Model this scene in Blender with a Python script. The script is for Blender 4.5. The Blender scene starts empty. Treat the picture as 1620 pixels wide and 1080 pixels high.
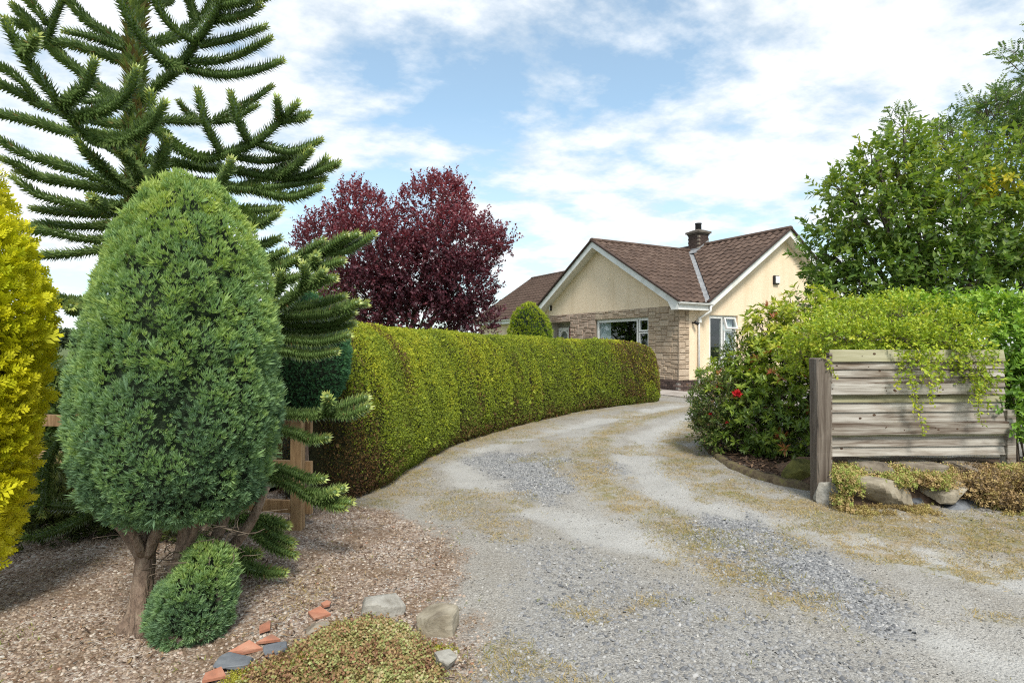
import bpy, bmesh, math, random
import numpy as np
from mathutils import Vector, Matrix

R = math.radians
rng = np.random.default_rng(11)
random.seed(5)
scene = bpy.context.scene
C = scene.collection

# ---------------------------------------------------------------- camera
EYE = 1.5
F = 900.0            # focal length in photo pixels (20 mm on a 36 mm frame)
cam_data = bpy.data.cameras.new('camera')
cam_data.lens = 20.0
cam_data.sensor_width = 36.0
cam_data.shift_y = 5.0 / 1620.0
cam_data.clip_start = 0.05
cam_data.clip_end = 3000
cam = bpy.data.objects.new('camera', cam_data)
cam.location = (0, 0, EYE)
cam.rotation_euler = (R(90), 0, 0)
C.objects.link(cam)
scene.camera = cam

# ---------------------------------------------------------------- light
SUN_DIR = Vector((0.16, -0.80, 1.00)).normalized()     # towards the sun
SUN_EL = math.asin(SUN_DIR.z)
SUN_AZ = math.atan2(SUN_DIR.x, SUN_DIR.y)
world = bpy.data.worlds.new('World')
scene.world = world
world.use_nodes = True


def build_sky():
    nt = world.node_tree
    nt.nodes.clear()
    N, L = nt.nodes.new, nt.links.new
    out = N('ShaderNodeOutputWorld')
    bg = N('ShaderNodeBackground')
    bg.inputs['Strength'].default_value = 0.10
    sky = N('ShaderNodeTexSky')
    sky.sky_type = 'NISHITA'
    sky.sun_disc = False
    sky.sun_elevation = SUN_EL
    sky.sun_rotation = SUN_AZ
    sky.air_density = 1.0
    sky.dust_density = 0.6
    sky.ozone_density = 1.3
    tc = N('ShaderNodeTexCoord')
    sep = N('ShaderNodeSeparateXYZ')
    L(tc.outputs['Generated'], sep.inputs[0])

    def m(op, a, b=None, clamp=False):
        n = N('ShaderNodeMath')
        n.operation = op
        n.use_clamp = clamp
        for i, v in enumerate((a, b)):
            if v is None:
                continue
            if isinstance(v, (int, float)):
                n.inputs[i].default_value = v
            else:
                L(v, n.inputs[i])
        return n.outputs[0]
    zc = m('ADD', m('MAXIMUM', sep.outputs['Z'], 0.0), 0.22)
    cmb = N('ShaderNodeCombineXYZ')
    L(m('DIVIDE', sep.outputs['X'], zc), cmb.inputs[0])
    L(m('DIVIDE', sep.outputs['Y'], zc), cmb.inputs[1])
    mp = N('ShaderNodeMapping')
    L(cmb.outputs[0], mp.inputs[0])
    mp.inputs['Location'].default_value = CLOUD_OFF
    mp.inputs['Rotation'].default_value = (0, 0, R(-35))
    mp.inputs['Scale'].default_value = (1.0, 1.25, 1.0)
    n1 = N('ShaderNodeTexNoise')
    n1.inputs['Scale'].default_value = 1.15
    n1.inputs['Detail'].default_value = 9
    n1.inputs['Roughness'].default_value = 0.56
    n1.inputs['Distortion'].default_value = 0.35
    L(mp.outputs[0], n1.inputs['Vector'])
    n2 = N('ShaderNodeTexNoise')
    n2.inputs['Scale'].default_value = 4.2
    n2.inputs['Detail'].default_value = 8
    n2.inputs['Roughness'].default_value = 0.6
    L(mp.outputs[0], n2.inputs['Vector'])
    ramp = N('ShaderNodeValToRGB')
    ramp.color_ramp.elements[0].position = 0.30
    ramp.color_ramp.elements[1].position = 0.56
    ramp.color_ramp.interpolation = 'EASE'
    dens = m('ADD', n1.outputs['Fac'], m('MULTIPLY', m('SUBTRACT', n2.outputs['Fac'], 0.5), 0.42))
    L(dens, ramp.inputs[0])
    # cloud brightness: thick parts whiter, thin veils bluish grey
    r2 = N('ShaderNodeValToRGB')
    r2.color_ramp.elements[0].position = 0.40
    r2.color_ramp.elements[0].color = (0.60, 0.655, 0.70, 1)
    r2.color_ramp.elements[1].position = 0.78
    r2.color_ramp.elements[1].color = (1.0, 1.0, 1.0, 1)
    L(m('ADD', dens, m('MULTIPLY', m('SUBTRACT', n2.outputs['Fac'], 0.5), 0.5)), r2.inputs[0])
    sc = N('ShaderNodeVectorMath')
    sc.operation = 'SCALE'
    sc.inputs['Scale'].default_value = CLOUD_LUM
    L(r2.outputs[0], sc.inputs[0])
    sk = N('ShaderNodeVectorMath')
    sk.operation = 'MULTIPLY'
    sk.inputs[1].default_value = SKY_GAIN
    L(sky.outputs[0], sk.inputs[0])
    mix = N('ShaderNodeMix')
    mix.data_type = 'RGBA'
    # never quite free of thin veil
    veil = N('ShaderNodeMapRange')          # thin haze thickens towards the horizon
    veil.inputs[1].default_value = 0.0
    veil.inputs[2].default_value = 0.38
    veil.inputs[3].default_value = 0.75
    veil.inputs[4].default_value = 0.22
    L(sep.outputs['Z'], veil.inputs[0])
    L(m('MAXIMUM', m('MULTIPLY', ramp.outputs[0], 0.95), veil.outputs[0]), mix.inputs[0])
    L(sk.outputs[0], mix.inputs[6])
    L(sc.outputs[0], mix.inputs[7])
    L(mix.outputs[2], bg.inputs[0])
    L(bg.outputs[0], out.inputs[0])


CLOUD_OFF = (0.3, 4.02, 0.0)
CLOUD_LUM = 6.3
SKY_GAIN = (0.96, 1.14, 1.05)
build_sky()

sun_data = bpy.data.lights.new('sun', 'SUN')
sun_data.energy = 2.1
sun_data.angle = R(16.0)
sun_data.color = (1.0, 0.95, 0.86)
sun = bpy.data.objects.new('sun', sun_data)
sun.rotation_euler = SUN_DIR.to_track_quat('Z', 'Y').to_euler()
sun.location = (10, -20, 30)
C.objects.link(sun)

vs = scene.view_settings
vs.view_transform = 'Standard'
vs.look = 'None'
vs.gamma = 1.0
vs.use_curve_mapping = False
vs.exposure = 1.15
scene.cycles.use_denoising = False
scene.cycles.filter_width = 1.15
scene.cycles.max_bounces = 6
scene.cycles.diffuse_bounces = 3
scene.cycles.glossy_bounces = 3
scene.cycles.transmission_bounces = 4
scene.cycles.transparent_max_bounces = 8


# ---------------------------------------------------------------- helpers
def at(x, y, d):
    """photo pixel + depth -> world point"""
    return np.array([(x - 810) / F * d, d, EYE + (545 - y) / F * d])


def gp(x, y):
    """photo pixel -> point on the flat ground"""
    d = F * EYE / (y - 545)
    return np.array([(x - 810) / F * d, d])


def norm(a):
    a = np.asarray(a, float)
    return a / np.maximum(np.linalg.norm(a, axis=-1, keepdims=True), 1e-9)


def smooth(e0, e1, x):
    t = np.clip((x - e0) / (e1 - e0), 0, 1)
    return t * t * (3 - 2 * t)


def _hash(ix, iy, iz, seed):
    h = (ix.astype(np.int64) * 374761393 + iy.astype(np.int64) * 668265263 +
         iz.astype(np.int64) * 2147483647 + seed * 1274126177) & 0xFFFFFFFF
    h = ((h ^ (h >> 13)) * 1274126177) & 0xFFFFFFFF
    h = h ^ (h >> 16)
    return (h & 0xFFFFFF) / float(0xFFFFFF)


def vnoise(P, scale=1.0, seed=0):
    P = np.asarray(P, float) * scale
    if P.shape[-1] == 2:
        P = np.concatenate([P, np.zeros(P.shape[:-1] + (1,))], -1)
    i = np.floor(P)
    f = P - i
    f = f * f * (3 - 2 * f)
    ix, iy, iz = i[..., 0], i[..., 1], i[..., 2]
    r = 0
    for dx in (0, 1):
        for dy in (0, 1):
            for dz in (0, 1):
                w = (f[..., 0] if dx else 1 - f[..., 0]) * (f[..., 1] if dy else 1 - f[..., 1]) * \
                    (f[..., 2] if dz else 1 - f[..., 2])
                r = r + w * _hash(ix + dx, iy + dy, iz + dz, seed)
    return r


def fbm(P, scale=1.0, octaves=4, seed=0):
    a, t, s = 0.5, 0, 0
    for k in range(octaves):
        t = t + a * vnoise(P, scale * 2 ** k, seed + 17 * k)
        s += a
        a *= 0.5
    return t / s


def np_mesh(name, V, T, tint=None, smooth_shade=False, attrs=None):
    """mesh from numpy verts and an (n,3) or (n,4) face array"""
    V = np.ascontiguousarray(V, np.float32)
    T = np.ascontiguousarray(T, np.int32)
    k = T.shape[1]
    me = bpy.data.meshes.new(name)
    me.vertices.add(len(V))
    me.vertices.foreach_set('co', V.ravel())
    me.loops.add(T.size)
    me.loops.foreach_set('vertex_index', T.ravel())
    me.polygons.add(len(T))
    me.polygons.foreach_set('loop_start', np.arange(0, T.size, k, dtype=np.int32))
    me.polygons.foreach_set('loop_total', np.full(len(T), k, np.int32))
    if smooth_shade:
        me.polygons.foreach_set('use_smooth', np.ones(len(T), bool))
    me.update(calc_edges=True)
    al = dict(attrs or {})
    if tint is not None:
        al['tint'] = tint
    for an, av in al.items():
        a = me.attributes.new(an, 'FLOAT', 'POINT')
        a.data.foreach_set('value', np.ascontiguousarray(av, np.float32))
    return me


def link(name, me, mat=None, parent=None, kind=None, loc=None, rotz=None):
    o = bpy.data.objects.new(name, me)
    if mat is not None and me is not None and len(me.materials) == 0:
        me.materials.append(mat)
    if parent is not None:
        o.parent = parent
    if kind:
        o['kind'] = kind
    if loc is not None:
        o.location = loc
    if rotz is not None:
        o.rotation_euler = (0, 0, rotz)
    C.objects.link(o)
    return o


def thing(name, label, cat, loc=(0, 0, 0), rotz=0, group=None):
    o = bpy.data.objects.new(name, None)
    o.empty_display_size = 0.2
    o.location = loc
    o.rotation_euler = (0, 0, rotz)
    C.objects.link(o)
    return tag(o, label, cat, group)


def tag(o, label=None, cat=None, group=None, kind=None):
    if label:
        o['label'] = label
    if cat:
        o['category'] = cat
    if group:
        o['group'] = group
    if kind:
        o['kind'] = kind
    return o


def frames(d, roll=None, up=None):
    """columns: side, along d, normal"""
    d = norm(d)
    n = len(d)
    if up is None:
        up = rng.normal(size=(n, 3))
    up = np.broadcast_to(up, (n, 3))
    x = np.cross(d, up)
    bad = np.linalg.norm(x, axis=1) < 1e-4
    x[bad] = np.cross(d[bad], np.array([1.0, 0.3, 0.2]))
    x = norm(x)
    z = np.cross(x, d)
    if roll is not None:
        c, s = np.cos(roll)[:, None], np.sin(roll)[:, None]
        x, z = c * x + s * z, -s * x + c * z
    return np.stack([x, d, z], -1)


def scatter(tv, tf, Rm, T, S, tint=None):
    """place template (tv,tf) at every frame; returns verts, faces, tint"""
    tv = np.asarray(tv, float)
    tf = np.asarray(tf, int)
    n, k = len(T), len(tv)
    S = np.asarray(S, float)
    if S.ndim == 1:
        S = np.repeat(S[:, None], 3, 1)
    loc = tv[None] * S[:, None, :]
    V = np.einsum('nij,nkj->nki', Rm, loc) + np.asarray(T)[:, None, :]
    Fc = tf[None] + (np.arange(n) * k)[:, None, None]
    ti = None if tint is None else np.repeat(tint, k)
    return V.reshape(-1, 3), Fc.reshape(-1, tf.shape[1]), ti


def join_np(parts):
    """join (V,F,tint) triples"""
    Vs, Fs, Ts, o = [], [], [], 0
    for V, Fc, t in parts:
        Vs.append(V)
        Fs.append(Fc + o)
        Ts.append(np.zeros(len(V)) if t is None else np.broadcast_to(t, (len(V),)))
        o += len(V)
    return np.concatenate(Vs), np.concatenate(Fs), np.concatenate(Ts)


def tube(P, rad, sides=7, tint=0.0, cap=True):
    """tapered tube along polyline P -> V, tris, tint"""
    P = np.asarray(P, float)
    n = len(P)
    rad = np.broadcast_to(np.asarray(rad, float), (n,))
    d = np.gradient(P, axis=0)
    d = norm(d)
    x = np.cross(d[0], [0.31, 0.2, 0.93])
    x = x / max(np.linalg.norm(x), 1e-6)
    ang = np.linspace(0, 2 * np.pi, sides, endpoint=False)
    V = np.zeros((n, sides, 3))
    for i in range(n):
        x = x - d[i] * np.dot(x, d[i])
        x = x / max(np.linalg.norm(x), 1e-6)
        y = np.cross(d[i], x)
        V[i] = P[i] + rad[i] * (np.cos(ang)[:, None] * x + np.sin(ang)[:, None] * y)
    V = V.reshape(-1, 3)
    t = []
    for i in range(n - 1):
        for j in range(sides):
            a, b = i * sides + j, i * sides + (j + 1) % sides
            t += [(a, b, b + sides), (a, b + sides, a + sides)]
    if cap:
        V = np.vstack([V, P[0], P[-1]])
        for j in range(sides):
            t.append((n * sides, (j + 1) % sides, j))
            t.append((n * sides + 1, (n - 1) * sides + j, (n - 1) * sides + (j + 1) % sides))
    return V, np.array(t), np.full(len(V), tint)


def resample(P, step):
    P = np.asarray(P, float)
    # Catmull-Rom then even spacing
    if len(P) > 2:
        Q = np.vstack([2 * P[0] - P[1], P, 2 * P[-1] - P[-2]])
        out = []
        for i in range(1, len(Q) - 2):
            t = np.linspace(0, 1, 12, endpoint=False)[:, None]
            p0, p1, p2, p3 = Q[i - 1], Q[i], Q[i + 1], Q[i + 2]
            out.append(0.5 * ((2 * p1) + (-p0 + p2) * t + (2 * p0 - 5 * p1 + 4 * p2 - p3) * t ** 2 +
                              (-p0 + 3 * p1 - 3 * p2 + p3) * t ** 3))
        P = np.vstack(out + [P[-1:]])
    s = np.concatenate([[0], np.cumsum(np.linalg.norm(np.diff(P, axis=0), axis=1))])
    n = max(2, int(round(s[-1] / step)) + 1)
    u = np.linspace(0, s[-1], n)
    return np.stack([np.interp(u, s, P[:, k]) for k in range(P.shape[1])], 1)


def bm_obj(name, bm, mat, parent=None, kind=None, smooth_shade=False):
    bmesh.ops.recalc_face_normals(bm, faces=bm.faces)
    me = bpy.data.meshes.new(name)
    bm.to_mesh(me)
    bm.free()
    if smooth_shade:
        for p in me.polygons:
            p.use_smooth = True
    return link(name, me, mat, parent, kind)


def bx(bm, x0, x1, y0, y1, z0, z1, bev=0.0):
    vs_ = [bm.verts.new(c) for c in ((x0, y0, z0), (x1, y0, z0), (x1, y1, z0), (x0, y1, z0),
                                    (x0, y0, z1), (x1, y0, z1), (x1, y1, z1), (x0, y1, z1))]
    fs = [bm.faces.new([vs_[i] for i in f]) for f in
          ((0, 3, 2, 1), (4, 5, 6, 7), (0, 1, 5, 4), (1, 2, 6, 5), (2, 3, 7, 6), (3, 0, 4, 7))]
    if bev > 0:
        es = set(e for f in fs for e in f.edges)
        bmesh.ops.bevel(bm, geom=list(es), offset=bev, segments=1, affect='EDGES')


def box_obj(name, x0, x1, y0, y1, z0, z1, mat, parent=None, bev=0.0, kind=None):
    bm = bmesh.new()
    bx(bm, x0, x1, y0, y1, z0, z1, bev)
    return bm_obj(name, bm, mat, parent, kind)


def beam(bm, a, b, w, h, up=(0, 0, 1)):
    """rectangular bar from a to b: w across, h along up"""
    a, b = Vector(a), Vector(b)
    d = (b - a).normalized()
    s = d.cross(Vector(up)).normalized()
    u = s.cross(d).normalized()
    vv = []
    for p in (a, b):
        for i, j in ((-1, -1), (1, -1), (1, 1), (-1, 1)):
            vv.append(bm.verts.new(p + s * (i * w / 2) + u * (j * h / 2)))
    for f in ((0, 1, 2, 3), (7, 6, 5, 4), (0, 4, 5, 1), (1, 5, 6, 2), (2, 6, 7, 3), (3, 7, 4, 0)):
        bm.faces.new([vv[i] for i in f])


# ---------------------------------------------------------------- materials
def new_mat(name):
    m = bpy.data.materials.new(name)
    m.use_nodes = True
    nt = m.node_tree
    b = nt.nodes['Principled BSDF']
    return m, nt, b


def set_ramp(ramp, stops):
    e = ramp.color_ramp.elements
    while len(e) > 1:
        e.remove(e[-1])
    e[0].position = stops[0][0]
    e[0].color = tuple(stops[0][1]) + (1,)
    for p, c in stops[1:]:
        n = e.new(p)
        n.color = tuple(c) + (1,)


def leaf_mat(name, stops, rough=0.5, trans=0.25, spec=0.35, trans_gain=(1.3, 1.35, 0.7)):
    """colour from the per-leaf 'tint' attribute; part of the light shines through"""
    m, nt, b = new_mat(name)
    N, L = nt.nodes.new, nt.links.new
    a = N('ShaderNodeAttribute')
    a.attribute_name = 'tint'
    r = N('ShaderNodeValToRGB')
    set_ramp(r, stops)
    L(a.outputs['Fac'], r.inputs[0])
    L(r.outputs[0], b.inputs['Base Color'])
    b.inputs['Roughness'].default_value = rough
    b.inputs['Specular IOR Level'].default_value = spec
    if trans > 0:
        t = N('ShaderNodeBsdfTranslucent')
        g = N('ShaderNodeVectorMath')
        g.operation = 'MULTIPLY'
        g.inputs[1].default_value = trans_gain
        L(r.outputs[0], g.inputs[0])
        L(g.outputs[0], t.inputs[0])
        mx = N('ShaderNodeMixShader')
        mx.inputs[0].default_value = trans
        L(b.outputs[0], mx.inputs[1])
        L(t.outputs[0], mx.inputs[2])
        L(mx.outputs[0], nt.nodes['Material Output'].inputs[0])
    return m


def noise_mat(name, stops, scale=8.0, detail=6, rough=0.8, bump=0.3, bump_scale=None, dist=0.01,
              stretch=(1, 1, 1), spec=0.3, per_object=0.0, distortion=0.0, rough_noise=0.6, stain=None):
    m, nt, b = new_mat(name)
    N, L = nt.nodes.new, nt.links.new
    tc = N('ShaderNodeTexCoord')
    mp = N('ShaderNodeMapping')
    mp.inputs['Scale'].default_value = stretch
    L(tc.outputs['Object'], mp.inputs[0])
    oi = N('ShaderNodeObjectInfo')
    vm = N('ShaderNodeVectorMath')
    vm.operation = 'MULTIPLY_ADD'
    cx = N('ShaderNodeCombineXYZ')
    for i in range(3):
        L(oi.outputs['Random'], cx.inputs[i])
    L(cx.outputs[0], vm.inputs[0])
    vm.inputs[1].default_value = (37, 19, 53)
    L(mp.outputs[0], vm.inputs[2])
    n = N('ShaderNodeTexNoise')
    n.inputs['Scale'].default_value = scale
    n.inputs['Detail'].default_value = detail
    n.inputs['Roughness'].default_value = rough_noise
    n.inputs['Distortion'].default_value = distortion
    L(vm.outputs[0], n.inputs['Vector'])
    r = N('ShaderNodeValToRGB')
    set_ramp(r, stops)
    f = n.outputs['Fac']
    if per_object:
        ma = N('ShaderNodeMath')
        ma.operation = 'MULTIPLY_ADD'
        L(oi.outputs['Random'], ma.inputs[0])
        ma.inputs[1].default_value = per_object
        ma2 = N('ShaderNodeMath')
        ma2.operation = 'SUBTRACT'
        L(f, ma2.inputs[0])
        ma2.inputs[1].default_value = per_object / 2
        L(ma2.outputs[0], ma.inputs[2])
        f = ma.outputs[0]
    L(f, r.inputs[0])
    col = r.outputs[0]
    if stain:       # weathering: (colour, noise scale, stretch, low, high)
        sc_, ss, st, lo, hi = stain
        mp3 = N('ShaderNodeMapping')
        mp3.inputs['Scale'].default_value = st
        L(tc.outputs['Object'], mp3.inputs[0])
        n3 = N('ShaderNodeTexNoise')
        n3.inputs['Scale'].default_value = ss
        n3.inputs['Detail'].default_value = 7
        n3.inputs['Roughness'].default_value = 0.65
        L(mp3.outputs[0], n3.inputs['Vector'])
        mr = N('ShaderNodeMapRange')
        mr.inputs[1].default_value = lo
        mr.inputs[2].default_value = hi
        L(n3.outputs['Fac'], mr.inputs[0])
        mxs = N('ShaderNodeMix')
        mxs.data_type = 'RGBA'
        mxs.blend_type = 'MULTIPLY'
        L(mr.outputs[0], mxs.inputs[0])
        L(col, mxs.inputs[6])
        mxs.inputs[7].default_value = tuple(sc_) + (1,)
        col = mxs.outputs[2]
    L(col, b.inputs['Base Color'])
    b.inputs['Roughness'].default_value = rough
    b.inputs['Specular IOR Level'].default_value = spec
    if bump:
        n2 = N('ShaderNodeTexNoise')
        n2.inputs['Scale'].default_value = bump_scale or scale * 4
        n2.inputs['Detail'].default_value = 6
        L(vm.outputs[0], n2.inputs['Vector'])
        bp = N('ShaderNodeBump')
        bp.inputs['Strength'].default_value = bump
        bp.inputs['Distance'].default_value = dist
        L(n2.outputs['Fac'], bp.inputs['Height'])
        L(bp.outputs[0], b.inputs['Normal'])
    return m

# ================================================================ GROUND
def segdist(P, poly):
    P = np.asarray(P, float)
    poly = np.asarray(poly, float)
    best = np.full(P.shape[:-1], 1e9)
    for a, b in zip(poly[:-1], poly[1:]):
        ab = b - a
        t = np.clip(((P - a) @ ab) / max(ab @ ab, 1e-9), 0, 1)
        best = np.minimum(best, np.linalg.norm(P - (a + t[..., None] * ab), axis=-1))
    return best


def inside(P, poly):
    P = np.asarray(P, float)
    x, y = P[..., 0], P[..., 1]
    r = np.zeros(x.shape, bool)
    n = len(poly)
    for i in range(n):
        x0, y0 = poly[i]
        x1, y1 = poly[(i + 1) % n]
        c = ((y0 > y) != (y1 > y)) & (x < (x1 - x0) * (y - y0) / (y1 - y0 + 1e-12) + x0)
        r ^= c
    return r


def poly_mask(P, poly, soft):
    s = np.where(inside(P, poly), 1.0, -1.0) * segdist(P, list(poly) + [poly[0]])
    return smooth(-soft, soft, s)


def gpl(pts):
    return [gp(*p) for p in pts]


TRACK_A = gpl([(1900, 1150), (1620, 1060), (1500, 1010), (1270, 940), (1097, 878), (960, 840), (825, 804), (757, 765),
               (740, 738), (775, 708), (850, 687), (960, 663), (1090, 640)])
TRACK_B = gpl([(1900, 985), (1620, 915), (1450, 876), (1300, 842), (1150, 806), (1062, 780), (1014, 748), (1004, 716),
               (1034, 690), (1090, 665), (1130, 646)])
GREY_1 = gpl([(715, 724), (770, 712), (850, 714), (905, 728), (908, 772), (868, 796), (800, 770), (745, 745)])
GREY_1B = gpl([(925, 728), (985, 734), (980, 748), (930, 746)])
GREY_2 = gpl([(1085, 815), (1180, 812), (1280, 850), (1340, 900), (1440, 960), (1400, 1010), (1280, 960), (1170, 915), (1090, 865)])
GREY_3 = gpl([(790, 850), (900, 860), (1050, 915), (1250, 985), (1420, 1060), (1500, 1180), (780, 1200), (800, 950)])
GRASS_C = gpl([(1110, 640), (1010, 663), (950, 690), (930, 725), (948, 765), (1000, 800), (1070, 838), (1150, 890), (1260, 945)])
GRASS_V = gpl([(1120, 660), (1085, 690), (1075, 710), (1095, 742), (1160, 775), (1250, 798), (1330, 815), (1450, 820), (1700, 840)])
GRASS_R1 = gpl([(1380, 868), (1500, 888), (1700, 905)])
GRASS_R2 = gpl([(1330, 840), (1460, 850), (1700, 868)])
PINK_EDGE = gpl([(480, 770), (560, 800), (640, 812), (690, 840), (715, 900), (735, 1000), (760, 1100), (800, 1300)])
HEDGE_FRONT = gpl([(606, 787), (650, 745), (720, 706), (800, 681), (900, 656), (980, 644), (1052, 636)])
SOIL = gpl([(1112, 705), (1120, 690), (1180, 670), (1330, 690), (1330, 780), (1292, 775), (1230, 760), (1150, 735)])


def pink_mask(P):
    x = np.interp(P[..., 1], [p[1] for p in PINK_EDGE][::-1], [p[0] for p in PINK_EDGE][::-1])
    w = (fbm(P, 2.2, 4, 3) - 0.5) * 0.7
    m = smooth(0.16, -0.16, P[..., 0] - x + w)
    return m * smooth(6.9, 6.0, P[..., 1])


def masks(P):
    n1, n2, n3 = fbm(P, 1.6, 5, 21), fbm(P, 5.0, 4, 33), fbm(P, 0.8, 4, 41)
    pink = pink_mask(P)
    da, db = segdist(P, TRACK_A), segdist(P, TRACK_B)
    wob = (n1 - 0.5) * 0.5
    pale = np.maximum(smooth(0.34, 0.08, da + wob) * 0.95, smooth(0.42, 0.1, db + wob))
    pale = np.maximum(pale, 0.5 * smooth(0.5, 0.66, n3))
    g = np.zeros(P.shape[:-1])
    for poly, s in ((GREY_1, .9), (GREY_1B, 0.8), (GREY_2, .95), (GREY_3, 0.42)):
        g = np.maximum(g, s * poly_mask(P + ((np.stack([n1, n2], -1) - 0.5) * 0.5), poly, 0.16))
    gr = np.zeros(P.shape[:-1])
    for poly, w, s in ((GRASS_C, 0.24, 0.85), (GRASS_V, 0.32, 1.0), (GRASS_R1, 0.26, 0.9), (GRASS_R2, 0.30, 1.0)):
        gr = np.maximum(gr, s * smooth(w * 1.7, w * 0.3, segdist(P, poly) + wob * 0.5))
    # straw at the hedge foot
    dh = segdist(P, HEDGE_FRONT)
    gr = np.maximum(gr, 0.75 * smooth(0.55, 0.05, dh))
    gr = np.maximum(gr, 0.5 * smooth(0.56, 0.67, n1) * (1 - 0.6 * pink))
    gr = gr * smooth(0.30, 0.56, n2 * 0.6 + n1 * 0.4 + 0.06)
    soil = poly_mask(P, SOIL, 0.12)
    gr = gr * (1 - soil)
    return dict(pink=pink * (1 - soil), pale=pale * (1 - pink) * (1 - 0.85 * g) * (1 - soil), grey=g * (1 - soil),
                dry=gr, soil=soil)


def gz(P):
    P = np.asarray(P, float)
    z = (fbm(P, 1.3, 3, 7) - 0.5) * 0.05 + (fbm(P, 7.0, 3, 9) - 0.5) * 0.018
    z = z - 0.02 * smooth(0.4, 0.05, segdist(P, TRACK_A)) - 0.02 * smooth(0.45, 0.05, segdist(P, TRACK_B))
    return z + 0.06 * poly_mask(P, SOIL, 0.25)


def ground_mat():
    m, nt, b = new_mat('drive_gravel')
    N, L = nt.nodes.new, nt.links.new
    tc = N('ShaderNodeTexCoord')
    co = tc.outputs['Object']

    def attr(n):
        a = N('ShaderNodeAttribute')
        a.attribute_name = n
        return a.outputs['Fac']

    def noise(s, d=5, r=0.6):
        n = N('ShaderNodeTexNoise')
        n.inputs['Scale'].default_value = s
        n.inputs['Detail'].default_value = d
        n.inputs['Roughness'].default_value = r
        L(co, n.inputs['Vector'])
        return n.outputs['Fac']

    def voro(s):
        v = N('ShaderNodeTexVoronoi')
        v.inputs['Scale'].default_value = s
        L(co, v.inputs['Vector'])
        sp = N('ShaderNodeSeparateColor')
        L(v.outputs['Color'], sp.inputs[0])
        return v.outputs['Distance'], sp.outputs[0]

    def ramp(f, stops):
        r = N('ShaderNodeValToRGB')
        set_ramp(r, stops)
        L(f, r.inputs[0])
        return r.outputs[0]

    def mix(f, a, c2, typ='MIX'):
        x = N('ShaderNodeMix')
        x.data_type = 'RGBA'
        x.blend_type = typ
        for s, v in ((0, f), (6, a), (7, c2)):
            if isinstance(v, (int, float)):
                x.inputs[s].default_value = v
            elif isinstance(v, tuple):
                x.inputs[s].default_value = v + (1,)
            else:
                L(v, x.inputs[s])
        return x.outputs[2]

    def math_(op, a, c2, clamp=False):
        x = N('ShaderNodeMath')
        x.operation = op
        x.use_clamp = clamp
        for i, v in enumerate((a, c2)):
            if isinstance(v, (int, float)):
                x.inputs[i].default_value = v
            else:
                L(v, x.inputs[i])
        return x.outputs[0]

    def edge(mask, amount=0.6):
        """roughen a soft mask with noise"""
        n = noise(14, 6, 0.7)
        s = math_('MULTIPLY', math_('SUBTRACT', n, 0.5), amount * 2)
        v = math_('ADD', mask, s)
        r = N('ShaderNodeMapRange')
        r.inputs[1].default_value = 0.12
        r.inputs[2].default_value = 0.92
        L(v, r.inputs[0])
        return r.outputs[0]
    d1, c1 = voro(75)
    d2, c2 = voro(170)
    d3, c3 = voro(42)
    big = noise(1.1, 5)
    fine = ramp(c2, [(0, (.13, .125, .12)), (0.5, (.27, .262, .245)), (1, (.46, .45, .43))])
    earth = ramp(big, [(0.3, (.21, .175, .135)), (0.55, (.31, .28, .235)), (0.75, (.37, .35, .315))])
    base = mix(0.65, earth, fine)
    pale = mix(0.42, ramp(noise(4, 6), [(0.3, (.385, .38, .365)), (0.7, (.49, .485, .47))]), fine)
    col = mix(edge(attr('pale'), 0.45), base, pale)
    greyc = ramp(c1, [(0, (.13, .133, .14)), (0.45, (.23, .235, .242)), (0.8, (.33, .335, .34)), (1, (.42, .42, .415))])
    col = mix(edge(attr('grey'), 0.5), col, greyc)
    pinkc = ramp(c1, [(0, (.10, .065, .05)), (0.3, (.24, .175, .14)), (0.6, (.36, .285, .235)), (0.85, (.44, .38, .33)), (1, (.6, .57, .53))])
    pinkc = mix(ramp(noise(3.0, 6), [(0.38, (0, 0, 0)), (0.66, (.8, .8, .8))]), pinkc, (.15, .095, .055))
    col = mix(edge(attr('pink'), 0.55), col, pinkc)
    dryc = ramp(noise(38, 6, 0.7), [(0.25, (.10, .075, .04)), (0.5, (.27, .20, .10)), (0.75, (.40, .32, .17))])
    dryc = mix(ramp(noise(2.5, 4), [(0.45, (0, 0, 0)), (0.7, (.7, .7, .7))]), dryc, (.14, .15, .035))
    brk = ramp(noise(11, 7, 0.75), [(0.36, (0.08, 0.08, 0.08)), (0.56, (.9, .9, .9))])
    col = mix(math_('MULTIPLY', edge(attr('dry'), 0.9), brk), col, dryc)
    soilc = ramp(noise(30, 6), [(0.3, (.018, .012, .009)), (0.7, (.085, .055, .04))])
    col = mix(edge(attr('soil'), 0.4), col, soilc)
    col = mix(1.0, col, (0.97, 0.965, 0.95), 'MULTIPLY')
    L(col, b.inputs['Base Color'])
    b.inputs['Roughness'].default_value = 0.92
    b.inputs['Specular IOR Level'].default_value = 0.2
    h = math_('ADD', math_('MULTIPLY', d1, -1.0), math_('MULTIPLY', d2, -0.5))
    bp = N('ShaderNodeBump')
    bp.inputs['Strength'].default_value = 0.7
    bp.inputs['Distance'].default_value = 0.010
    L(h, bp.inputs['Height'])
    L(bp.outputs[0], b.inputs['Normal'])
    return m


M = {}
M['ground'] = ground_mat()
M['lawn'] = noise_mat('lawn_grass', [(0.3, (.045, .07, .018)), (0.55, (.09, .12, .03)), (0.75, (.15, .16, .05))], scale=3, bump=0.6, bump_scale=90, dist=0.03)

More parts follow.
